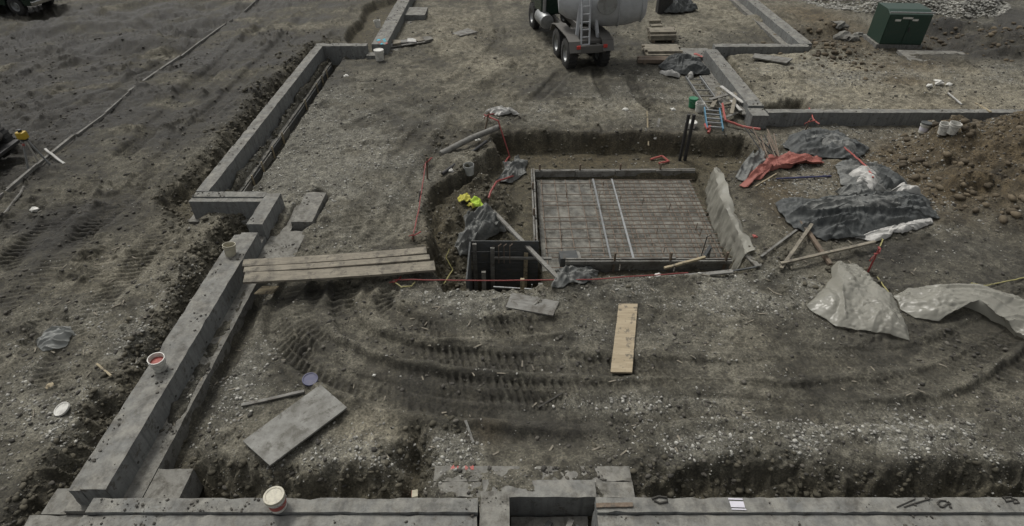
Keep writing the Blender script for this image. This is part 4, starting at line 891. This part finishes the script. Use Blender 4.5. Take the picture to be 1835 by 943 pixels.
# ------------------------------------------------------------------ stakes, ropes, tape
def rope(label, pts, r, mat='tape', cat='rope', name='barrier_rope', sag=.0):
    P = [Vector(p) for p in pts]; out = []
    for i in range(len(P) - 1):
        for k in range(8):
            q = P[i].lerp(P[i + 1], k / 8); s_ = sag * 4 * (k / 8) * (1 - k / 8); out.append(q - Vector((0, 0, s_)) + Vector((random.uniform(-.006, .006), random.uniform(-.006, .006), random.uniform(-.006, .006))))
    out.append(P[-1]); o = MB().tube([q - P[0] for q in out], r, 6).build(name, mat, None, True); o.location = P[0]; return tag(o, label, cat)
def on(px, py, dz=.0): x, y, z = G(px, py); return (x, y, z + dz)
def stake(label, px, py, h, knot=None, tilt=(0, 0), mat='stake', r=.018):
    x, y, z = on(px, py); t = thing('stake', label, 'stake', (x, y, z), 0, 'stakes holding the red barrier rope', rot=(tilt[0], tilt[1], random.random()))
    MB().box((0, 0, h / 2 - .06), (.035, .035, h + .12), 0, .002).build('post', mat, t)
    if knot:
        MB().tube([(.03, 0, h * .72), (0, .035, h * .76), (-.035, 0, h * .80), (0, -.03, h * .84), (.12, -.02, h * .9), (.2, .02, h * .86)], .018, 6).build('knot', knot, t, True)
        MB().tube([(0, 0, h * .8), (-.08, .05, h * .62), (-.06, .06, h * .5)], .012, 5).build('tail', knot, t, True)
    return t
stake('stake with red tape knot left of the pit', 766, 321, .62, 'tape', (.05, .05))
stake('thin grey stake standing in the ruts left of the pit', 750, 362, .34, None, (.1, .2), 'greyboard')
stake('stake with red knot at the back left pit corner', 870, 232, .55, 'tape', (.1, .2))
stake('stake with red tape at the near end of the left rope', 740, 432, .2, 'tape', (.1, .1))
stake('red wrapped stake standing above the cape-like plastic sheet', 1554, 490, .62, 'tape', (0, .05), 'tape')
stake('stake with orange tape in front of the right front wall', 1440, 240, .5, 'redp', (.05, .1))
stake('stake stub with red knot at the near left pit rim', 706, 512, .12, 'tape', (.1, .1))
A = on(766, 321, .48); rope('red rope running down the left side of the pit', [A, on(752, 380, .12), on(740, 436, .12)], .014)
rope('red rope stretched along the near rim of the pit', [on(706, 508, .10), (*U(850, 503, .16), .16), (*U(1060, 501, .14), .14), on(1232, 493, .06)], .012)
rope('red rope running from the back stake down into the pit', [on(868, 212, .1), on(893, 237, .35), on(914, 284, -.0)], .022)
rope('red tape tangled down the left slope of the pit', [on(912, 284, .05), on(905, 300, .15), on(922, 320, .1), on(890, 335, .15), on(880, 352, .12), on(876, 362, .1)], .026)
rope('red rope beside the blue ladder toward the corner pier', [on(1290, 205, .3), on(1298, 224, .15), on(1330, 233, .1), on(1360, 240, .15)], .035, 'redp')
rope('orange tape lying at the foot of the blue ladder', [on(1262, 228, .1), on(1266, 238, .12), on(1272, 232, .1), on(1268, 244, .08)], .04, 'redp')
rope('orange tape scrap in the back of the pit', [on(1165, 289, .04), on(1185, 284, .08), on(1198, 292, .05), on(1180, 296, .05)], .03, 'redp')
rope('yellow rope coil at the near left pit rim', [on(706, 510, .08), on(720, 518, .04), on(738, 516, .04), on(744, 509, .05)], .013, 'yellow')
rope('yellow rope hanging down the left pit face', [on(806, 455, .1), on(800, 470, .12), on(812, 490, .1), on(805, 500, .1), on(796, 516, .1)], .013, 'yellow')
rope('yellow tape trailing below the red wrapped stake', [on(1570, 500, .05), on(1582, 515, .04), on(1592, 530, .05)], .013, 'yellow')
rope('yellow tape scrap above the long pale timber end', [on(1575, 445, .05), on(1580, 435, .06), on(1572, 430, .05)], .013, 'yellow')
rope('pale yellow tape lying on dark mud at right edge', [on(1738, 510, .03), on(1765, 515, .03), on(1790, 510, .04), on(1835, 500, .03)], .013, 'yellow')
rope('red tape tail at the back of the black tarpaulin', [on(1441, 222, .45), on(1452, 232, .3), on(1462, 240, .3)], .02, 'redp')
rope('red tape across the middle tarpaulin', [on(1505, 282, .3), on(1522, 296, .3), on(1545, 318, .3), on(1556, 338, .3)], .022, 'redp')
rope('bent grey cable on the dirt at the far left', [on(44, 338, .03), on(38, 352, .03), on(15, 378, .03), on(0, 400, .03)], .03, 'greyboard', 'cable', 'cable')

# ------------------------------------------------------------------ vest, litter, paper
x, y, z = on(845, 368)
t = thing('safety_vest', 'yellow green safety vest thrown on the left pit slope', 'vest', (x, y, z))
def rag(pts, amp, seed, mat, nm, parent, dz=.0):
    P = np.array(pts); c = P.mean(0); n = 60; seg = np.linalg.norm(np.roll(P, -1, 0) - P, axis=1); cs = np.concatenate([[0], np.cumsum(seg)]); tt = np.linspace(0, cs[-1], n, endpoint=False)
    Q = np.stack([np.interp(tt, cs, np.append(P[:, i], P[0, i])) for i in (0, 1)], 1); mb = MB(); rr = np.linspace(0, 1, 13)[1:]
    pp = np.concatenate([c + (Q - c) * r_ for r_ in rr]); hh = terrain(pp[:, 0], pp[:, 1]); ff = 1 - np.abs(2 * fbm(pp[:, 0], pp[:, 1], .13, 2, 300 + seed) - 1); kk = np.repeat(rr, n)
    mb.v += [(float(p[0] - x), float(p[1] - y), float(h_ - z + .03 + dz + amp * f * (1 - .6 * k_ ** 3))) for p, h_, f, k_ in zip(pp, hh, ff, kk)]
    mb.v.append((c[0] - x, c[1] - y, hz(*c) - z + .03 + dz + amp * .8)); k = len(rr)
    for i in range(k - 1):
        for j in range(n): mb.f.append((i * n + j, i * n + (j + 1) % n, (i + 1) * n + (j + 1) % n, (i + 1) * n + j))
    for j in range(n): mb.f.append((k * n, j, (j + 1) % n))
    o = mb.build(nm, mat, parent, True); md = o.modifiers.new('thickness', 'SOLIDIFY'); md.thickness = .008
    return o
rag(gxs([(842, 366), (850, 359), (862, 366), (870, 378), (862, 382), (850, 376)]), .06, 1, 'hivis', 'body_panel', t, .07)
rag(gxs([(820, 362), (826, 356), (840, 357), (846, 366), (838, 370), (826, 369)]), .06, 2, 'hiviso', 'shoulder_panel', t, .07)
rag(gxs([(836, 372), (845, 368), (852, 376), (847, 381)]), .08, 3, 'hiviso', 'side_strip', t, .01)
def scrap(label, px, py, s, mat='white', z=None, cat='litter', name='litter'):
    x, y = U(px, py, z or 0); zz = hz(x, y) if z is None else z; mb = MB(); bm = bmesh.new(); bmesh.ops.create_icosphere(bm, subdivisions=2, radius=s)
    r_ = random.Random(px); off = r_.random() * 9
    from mathutils import noise as mn
    vs = [v.co * (1 + .7 * mn.noise(v.co / s * 1.3 + Vector((off, 0, 0)))) for v in bm.verts]; mb.add([(v.x, v.y * .8, v.z * .55 + s * .3) for v in vs], [[q.index for q in f.verts] for f in bm.faces]); bm.free()
    o = mb.build(name, mat); o.location = (x, y, zz); return tag(o, label, cat)
scrap('bright white crumpled scrap on the dark mud at far left', 63, 378, .10)
scrap('pale tan stone lying on dirt at the lower left', 87, 690, .07, 'palewood', None, 'stone', 'loose_stone')
scrap('white cup lid on gravel behind the pit', 1120, 198, .10); scrap('white bit of litter on gravel left of green bucket', 1206, 196, .09)
scrap('white scrap on the slope by the left pit corner', 808, 308, .08); scrap('white and green bottle top between the dark pipes', 856, 250, .08); scrap('green wrapper piece between the dark pipes', 855, 245, .07, 'greenp')
scrap('red scrap on the right slope of the pit', 1352, 424, .06, 'redp'); scrap('white stone chip on the wide tyre tracks', 670, 671, .03); scrap('white chip lying by the rear cross wall', 620, 137, .09); scrap('pale stone beside the near rim rope', 1180, 492, .07)
for k, (px, py, sz) in enumerate([(1510, 70, .35), (1528, 72, .28), (1500, 62, .3), (1540, 66, .2)]):
    scrap(['large grey boulder by the left foot of the green cabinet', 'second grey boulder by the left foot of the green cabinet', 'grey boulder behind the others left of the green cabinet', 'smallest grey boulder nearest the green cabinet'][k], px, py, sz, 'footing', None, 'boulder', 'boulder')
for k, (px, py) in enumerate([(1680, 150), (1665, 155), (1700, 153)]):
    scrap(['white broken tile heap on the brown dirt in right compound', 'white chip left of the tile heap in right compound', 'white chip right of the tile heap in right compound'][k], px, py, .16 if k == 0 else .10, 'white', .25, 'rubble', 'rubble')
sheet('white_rubble', 'white torn sheet by the mud behind the back pit corner', 'plastic sheet', gxs([(868, 205), (890, 196), (920, 200), (932, 206), (900, 210)]), 'whitecloth', .02, .14, (.3, .1, .4), .03, 21)
t = thing('paper_sheet', 'white sheet of paper with bars lying on the bottom right wall', 'paper', (*U(1321, 904, .405), .403), R(-2))
MB().box((0, 0, .003), (.185, .085, .004)).build('sheet', 'paper', t); MB().box((-.004, .075, .003), (.19, .02, .004)).build('strip', 'paper', t); MB().box((.004, -.068, .003), (.19, .018, .004)).build('strip', 'paper', t)
def squiggle(label, pts, r=.012, z=.405):
    P = [Vector((*U(*p, z), z + .004)) for p in pts]; o = MB().tube([p - P[0] for p in P], r, 6).build('mud_mark', 'mud', None, True); o.location = P[0]; return tag(o, label, 'mud mark')
squiggle('dark hooked mud mark like a letter P on the bottom wall', [(1680, 902), (1684, 897), (1695, 898), (1698, 903), (1690, 909), (1684, 908), (1682, 903)])
squiggle('dark straight tail beside the hooked mud mark on bottom wall', [(1698, 899), (1703, 903), (1699, 904)])
squiggle('dark squared mud mark on bottom wall near the right edge', [(1796, 892), (1812, 891), (1816, 897), (1802, 899), (1800, 893)])
squiggle('dark angled mud mark at far right of the bottom wall', [(1812, 893), (1822, 896), (1826, 901), (1816, 902)])
squiggle('long thin wooden splinter on the bottom right wall', [(1620, 909), (1640, 902), (1667, 894)], .010); squiggle('shorter thin splinter beside the long one on bottom wall', [(1607, 909), (1625, 901), (1640, 894)], .008)
o = squiggle('curled dark strap on the bottom wall beside the pocket', [(1168, 894), (1180, 890), (1195, 892), (1196, 899), (1182, 902), (1172, 897)], .016)
stick('board_offcut', 'brown board offcut lying on the wall right of the pocket', 'board', U(1068, 907, .41), U(1134, 905, .41), .06, .02, 'stake', .405, .405)
t = thing('pocket_debris', 'muddy boards and bars dumped in the bottom wall pocket', 'debris', (.5, 3.95, -.42))
for k in range(5): MB().bar((-.35 + .15 * k, -.25, .02 + .03 * k), (.05 + .1 * k, .28 - .1 * (k % 3), .05 + .02 * k), .08, .025, jit=.004).build('board', 'greyboard' if k % 2 else 'darkform', t)
MB().tube([(-.4, .1, .12), (.45, .14, .16)], .014, 6).build('bar', 'rebar', t)
t = thing('drink_carton', 'muddy carton with red print in the bottom trench by the pad', 'carton', (*U(742, 872, -.3), -.45), 0, rot=(R(50), 0, R(12)))
MB().box((0, 0, .14), (.09, .07, .28), 0, .003).build('box', 'cream', t, bevel=.006); MB().box((-.046, 0, .14), (.003, .068, .27)).build('print', 'redp', t)

# ------------------------------------------------------------------ lumber piles and ladder
def lumber(label, px, py, L, rows, cols, wd, th, rz, mat):
    x, y = U(px, py); z = hz(x, y); t = thing('lumber_stack', label, 'lumber', (x, y, z), rz, 'stacks of pale lumber behind the black tarp')
    for sx in (-.35, .35): MB().box((sx * L, 0, .05), (.1, cols * wd * 1.05, .1), 0, .006).build('bearer', 'stake', t)
    for r_ in range(rows):
        for c in range(cols):
            if r_ == rows - 1 and random.random() < .25: continue
            MB().box((random.uniform(-.06, .06), (c - (cols - 1) / 2) * wd * 1.03, .1 + th * (r_ + .5)), (L * random.uniform(.92, 1), wd * .97, th * .95), random.uniform(-.02, .02), .004).build('board', mat, t)
    return t
lumber('small pile of pale lumber, farthest of the stacks', 1184, 72, 1.15, 3, 5, .16, .1, .05, 'plank')
lumber('stack of weathered boards in the middle of the stacks', 1186, 97, 1.45, 2, 6, .17, .09, .0, 'plank')
lumber('low long stack of brown boards nearest the black tarp', 1192, 112, 2.3, 1, 3, .14, .14, -.03, 'stake')
lumber('small square crate-like pile on the far lumber', 1172, 64, .5, 4, 3, .15, .12, .1, 'plank')
def ladder(label, p0, p1, wd, mat, rung, n, z0=.06, z1=.1):
    a = Vector((*U(*p0), 0)); b = Vector((*U(*p1), 0)); d = b - a; L = d.length; t = thing('ladder', label, 'ladder', (a.x, a.y, max(hz(a.x, a.y), hz(b.x, b.y)) + z0), math.atan2(d.y, d.x))
    for s_ in (-1, 1): MB().bar((0, s_ * wd / 2, .03), (L, s_ * wd / 2, .03 + z1), .035, .09, jit=.003).build('rail', mat, t, bevel=.006)
    for k in range(n): x = L * (k + .5) / n; MB().bar((x, -wd / 2, .03 + z1 * x / L), (x, wd / 2, .03 + z1 * x / L), .045, .035).build('rung', rung, t)
    return t
ladder('blue and steel ladder end lying behind the pit', (1280, 238), (1273, 206), .46, 'bluemetal', 'steel', 5)
ladder('grey ladder lying on dirt from the black tarp downward', (1283, 204), (1240, 145), .5, 'steel', 'greyboard', 6, .1, .05)
lumb = thing('debris_boards', 'torn boards and rubbish heap beside the right stem wall footing', 'debris', (*U(1310, 200), 0.05))
for k in range(9): MB().bar((random.uniform(-.7, .4), random.uniform(-.8, .8), .03 + .03 * k), (random.uniform(-.2, .5), random.uniform(-.4, 1.6), .06 + .03 * k), .11, .025, jit=.004).build('board', ('greyboard', 'plank', 'whitecloth')[k % 3], lumb)
t = thing('paper_heap', 'pile of dirty boards and paper sacks by the far wall foot', 'debris', (*U(735, 78), hz(*U(735, 78))), R(22))
for k in range(6): MB().box((-.9 + .33 * k, random.uniform(-.05, .1), .08 + .02 * (k % 2)), (.34, .42, .12), random.uniform(-.3, .3), .03).build('sack', ('whitecloth', 'plank', 'greyboard')[k % 3], t)
MB().bar((-1.3, -.25, .05), (1.1, -.2, .08), .12, .04, jit=.01).build('board', 'greyboard', t)

# ------------------------------------------------------------------ vehicles, cabinet, tripod
def wheel(parent, x, y, r, wd, mat='rubber', dual=False):
    ws = []
    tb = MB().lathe([(r * .55, -wd / 2), (r * .88, -wd / 2), (r * .97, -wd * .42), (r, -wd * .3), (r, wd * .3), (r * .97, wd * .42), (r * .88, wd / 2), (r * .55, wd / 2)], 32, axis='X', closed=True)
    for k in range(24):
        a = 2 * math.pi * k / 24
        tb.box((0, r * 1.0 * math.cos(a), r * 1.0 * math.sin(a)), (wd * .9, .045, .03), rot=Matrix.Rotation(a - math.pi / 2, 3, 'X'))
    w_ = tb.build('wheel', mat, parent, True); w_.location = (x, y, r)
    MB().lathe([(0, -wd * .30), (r * .18, -wd * .34), (r * .2, -wd * .2), (r * .42, -wd * .12), (r * .5, -wd * .40), (r * .58, -wd * .45), (r * .58, wd * .45), (r * .5, wd * .40), (r * .42, wd * .12), (r * .2, wd * .2), (r * .18, wd * .34), (0, wd * .3)], 24, axis='X', closed=True).build('rim', 'steel', w_, True)
    return w_
tx, ty = 2.72, 21.75
t = thing('mixer_truck', 'muddy concrete mixer truck with green cab and grey drum at the top', 'truck', (tx, ty, hz(tx, ty) - .03), R(12))
for y in (0, 1.25): 
    for sx in (-1, 1): wheel(t, sx * .62, y, .54, .36)
for sx in (-1, 1): wheel(t, sx * .72, 5.0, .54, .30)
for sx in (-.3, .3): MB().box((sx, 2.6, .86), (.12, 6.4, .22)).build('frame_rail', 'truckgrey', t, bevel=.01)
MB().box((0, -.62, .85), (1.1, .14, .26), 0, .01).build('bumper', 'truckgrey', t, bevel=.02)
for sx in (-1, 1):
    mb = MB(); pts = [(-.75, .78), (-.55, 1.1), (-.1, 1.2), (1.35, 1.2), (1.8, 1.1), (2.0, .8)]
    for i in range(len(pts) - 1): mb.bar((sx * .62, pts[i][0], pts[i][1]), (sx * .62, pts[i + 1][0], pts[i + 1][1]), .42, .03, up=(1, 0, 0) if False else (0, 0, 1))
    mb.build('fender', 'truckgrey', t)
    MB().box((sx * .5, -.70, .95), (.14, .05, .12)).build('tail_lamp', 'lamp', t, bevel=.01)
    MB().bar((sx * .42, -.1, .95), (sx * .25, .2, 2.3), .12, .10, up=(1, 0, 0)).build('pedestal', 'drum', t)
MB().box((0, .4, 1.02), (1.0, 1.6, .12), 0, .01).build('deck', 'truckgrey', t, bevel=.02)
ladd = MB().bar((-.35, -.52, .85), (-.30, -.1, 2.4), .05, .05, up=(1, 0, 0)); ladd.bar((-.05, -.52, .85), (-.0, -.1, 2.4), .05, .05, up=(1, 0, 0))
for k in range(6): ladd.bar((-.35 + .01 * k, -.50 + .07 * k, .98 + .24 * k), (-.05 + .01 * k, -.50 + .07 * k, .98 + .24 * k), .03, .03)
ladd.build('access_ladder', 'drum', t)
d_ = MB().lathe([(.0, -1.75), (.42, -1.72), (.62, -1.45), (.92, -.6), (1.0, .1), (.98, .7), (.86, 1.25), (.80, 1.36), (.72, 1.40), (.60, 1.38), (0, 1.30)], 40, axis='X', closed=True).build('drum', 'drum', t, True)
d_.location = (.85, .65, 2.25); d_.rotation_euler = (0, R(-4), R(-14))
for xx in (-.6, .4, 1.24): MB().lathe([(1.01 if xx < 1 else .90, xx - .03), (1.03 if xx < 1 else .92, xx), (1.01 if xx < 1 else .90, xx + .03)] if xx > -.5 else [(.93, xx - .03), (.955, xx), (.95, xx + .03)], 40, axis='X', closed=True).build('drum_ring', 'drum', d_, True)
MB().lathe([(.0, -.06), (.34, -.06), (.36, 0), (.34, .06), (.22, .08), (.18, .03), (0, .03)], 26, axis='Y', c=(-.05, -1.02, .02), closed=True).build('roller_wheel', 'steel', d_, True)
MB().box((-.1, -.95, .52), (.14, .06, .1)).build('marker_lamp', 'lamp', d_, bevel=.01)
MB().box((0, 4.0, 1.72), (1.7, 1.25, 1.5)).build('cab', 'greencar', t, bevel=.09)
MB().box((0, 5.2, 1.35), (1.45, 1.3, .85)).build('hood', 'greencar', t, bevel=.10)
MB().box((0, 3.37, 2.0), (1.1, .03, .5)).build('rear_window', 'glass', t)
for sx in (-1, 1):
    MB().box((sx * .86, 4.05, 2.0), (.03, .75, .5)).build('side_window', 'glass', t)
    MB().lathe([(0, -.55), (.26, -.53), (.28, -.5), (.28, .5), (.26, .53), (0, .55)], 20, axis='Y', c=(sx * .72, 3.4, .85), closed=True).build('fuel_tank', 'steel', t, True)
MB().tube([(-.75, 3.25, 1.1), (-.75, 3.25, 3.0)], .07, 12).build('exhaust_stack', 'steel', t, True)
x, y = U(1187, 22); o = MB().box((0, 0, .42), (.65, .5, .85), .1, .03).build('grey_bin', 'blacksteel', None, bevel=.05); o.location = (x, y, hz(x, y)); tag(o, 'dark upright bin beside the black sack at the top edge', 'bin')
# green electrical cabinet
x, y = U(1604, 84); t = thing('transformer_cabinet', 'dark green electrical cabinet standing before the gravel heap', 'electrical cabinet', (x, y, .02), R(-4)); t.scale = (.9, .9, 1.0)
MB().box((0, .45, .04), (2.0, 1.5, .22)).build('base', 'footing', t, bevel=.02)
mb = MB(); pr = [(-.30, .15), (-.30, 1.28), (.05, 1.42), (1.05, 1.42), (1.05, .15)]
n = len(pr); vs = [(-.9, a, b) for a, b in pr] + [(.9, a, b) for a, b in pr]; mb.add(vs, [tuple(range(n)), tuple(range(2 * n - 1, n - 1, -1))] + [(i, (i + 1) % n, n + (i + 1) % n, n + i) for i in range(n)]); mb.build('housing', 'greenm', t, bevel=.02)
MB().bar((-.93, -.30, 1.36), (.93, -.30, 1.36), .06, .05).build('roof_lip', 'steel', t)
for k, sx in enumerate((-.44, .44)):
    d = MB().box((sx, -.315, .72), (.84, .025, 1.05)).build('door', 'greenm', t, bevel=.008)
    if k: MB().box((sx - .34, -.345, .74), (.05, .04, .16)).build('handle', 'blacksteel', d)
for x_, z_, w_ in ((-.50, 1.08, .24), (-.12, 1.17, .42), (.22, 1.10, .24)): MB().box((x_, -.335, z_), (w_, .012, .07)).build('warning_plate', 'white', t)
MB().box((.905, -.1, 1.2), (.012, .14, .1)).build('side_plate', 'white', t)
# parked pickup at the top left, only its front wheel and nose in view
x, y = U(72, 22); t = thing('parked_pickup', 'dark green pickup with chrome bumper at the top left corner', 'pickup', (x, y, hz(x - 1, y) + .0), R(-8))
for xx in (-1.0, -4.2):
    for yy in (-.05, 1.6):
        w_ = wheel(t, xx, yy, .40, .26); w_.rotation_euler = (0, 0, R(90))
mb = MB(); side = [(-5.3, .5), (-5.3, 1.05), (-3.4, 1.08), (-3.35, 1.05), (-3.2, 1.62), (-2.2, 1.66), (-1.55, 1.12), (-.25, 1.0), (-.08, .85), (-.08, .45), (-.5, .42), (-.58, .65), (-.8, .86), (-1.2, .86), (-1.42, .65), (-1.5, .42), (-3.7, .42), (-3.8, .65), (-4.0, .86), (-4.4, .86), (-4.6, .65), (-4.7, .45)]
n = len(side); mb.add([(a, -.17, b) for a, b in side] + [(a, 1.72, b) for a, b in side], [tuple(range(n)), tuple(range(2 * n - 1, n - 1, -1))] + [(i, (i + 1) % n, n + (i + 1) % n, n + i) for i in range(n)]); mb.build('body', 'greencar', t, bevel=.03)
MB().box((-.02, .78, .55), (.16, 1.95, .2)).build('bumper', 'chrome', t, bevel=.04); MB().box((-.05, .78, .80), (.04, 1.0, .22)).build('grille', 'chrome', t, bevel=.02)
for yy in (.0, 1.55): MB().lathe([(0, 0), (.11, 0), (.12, .03), (.08, .07), (0, .08)], 20, axis='X', c=(-.06, yy, .80), closed=True).build('headlight', 'white', t, True)
MB().box((-2.3, -.18, 1.35), (1.1, .02, .38)).build('side_window', 'glass', t); MB().bar((-1.58, .78, 1.16), (-2.18, .78, 1.62), 1.6, .02).build('windscreen', 'glass', t)
# site machine cut by the left edge
x, y = U(-2, 312); x -= .75; t = thing('loader', 'dark wheeled loader with a white lamp at the left edge', 'loader', (x, y, hz(x + .4, y)), R(4))
for xx in (-.1, -2.0):
    for yy in (.0, 1.4):
        w_ = wheel(t, xx, yy, .46, .34); w_.rotation_euler = (0, 0, R(90))
mb = MB(); side = [(-2.6, .5), (-2.6, 1.6), (-1.6, 2.1), (-.8, 2.15), (-.25, 1.62), (.30, 1.02), (.42, .72), (.30, .58), (-.4, .60)]
n = len(side); mb.add([(a, .22, b) for a, b in side] + [(a, 1.2, b) for a, b in side], [tuple(range(n)), tuple(range(2 * n - 1, n - 1, -1))] + [(i, (i + 1) % n, n + (i + 1) % n, n + i) for i in range(n)]); mb.build('body', 'truckgrey', t, bevel=.04)
MB().bar((-1.6, .12, 1.9), (.35, .12, .95), .12, .18).build('lift_arm', 'blacksteel', t, bevel=.01); MB().bar((-1.6, 1.3, 1.9), (.35, 1.3, .95), .12, .18).build('lift_arm', 'blacksteel', t, bevel=.01)
MB().box((.18, .14, .86), (.26, .12, .20), .1).build('lamp_box', 'white', t, bevel=.03); MB().box((.2, .7, .42), (.7, 1.5, .10), 0, .01).build('coupler', 'blacksteel', t, bevel=.02)
MB().bar((-.1, -.2, .55), (.75, -.25, .5), .05, .05).build('hose_rail', 'blacksteel', t)
# survey tripod with yellow laser
x, y = U(72, 300); t = thing('survey_tripod', 'survey tripod with yellow laser level at the kerb', 'tripod', (x, y, hz(x, y) + .0))
for k in range(3):
    a = 2.2 + k * 2.094; MB().bar((.30 * math.cos(a), .30 * math.sin(a), 0), (.05 * math.cos(a), .05 * math.sin(a), .80), .04, .035, up=(math.sin(a), -math.cos(a), 0)).build('leg', 'steel' if k else 'white', t)
MB().lathe([(0, .79), (.09, .79), (.09, .82), (0, .82)], 16, closed=True).build('head_plate', 'blacksteel', t, True)
l = MB().box((0, 0, .93), (.22, .17, .19)).build('laser_level', 'yellowp', t, bevel=.03); MB().lathe([(0, 1.03), (.05, 1.03), (.05, 1.09), (0, 1.10)], 16, closed=True).build('laser_head', 'glass', l, True); MB().box((-.02, -.09, .70), (.05, .04, .06)).build('clamp', 'redp', t)

# splinters and chips of wood trodden into the ground round the pit and the stacks
mb = MB(); g = random.Random(21)
for k in range(320):
    px, py = g.choice([(g.uniform(700, 1400), g.uniform(480, 620)), (g.uniform(1100, 1340), g.uniform(90, 235)), (g.uniform(1340, 1640), g.uniform(300, 500)), (g.uniform(620, 900), g.uniform(40, 220)), (g.uniform(60, 420), g.uniform(420, 760)), (g.uniform(400, 1800), g.uniform(640, 820))])
    x, y = U(px, py)
    if sd_poly(np.array([x]), np.array([y]), EXC)[0] < .1 or not off_walls(np.array([x]), np.array([y]))[0]: continue
    a = g.uniform(0, 3.14); L = g.uniform(.03, .14) * (1 + y / 30); mb.box((x, y, hz(x, y) + .012), (L, g.uniform(.012, .03), .010), a)
o = mb.build('wood_splinters', 'plank'); stuff(o); tag(o, 'small wood splinters trodden into the mud', 'splinters')
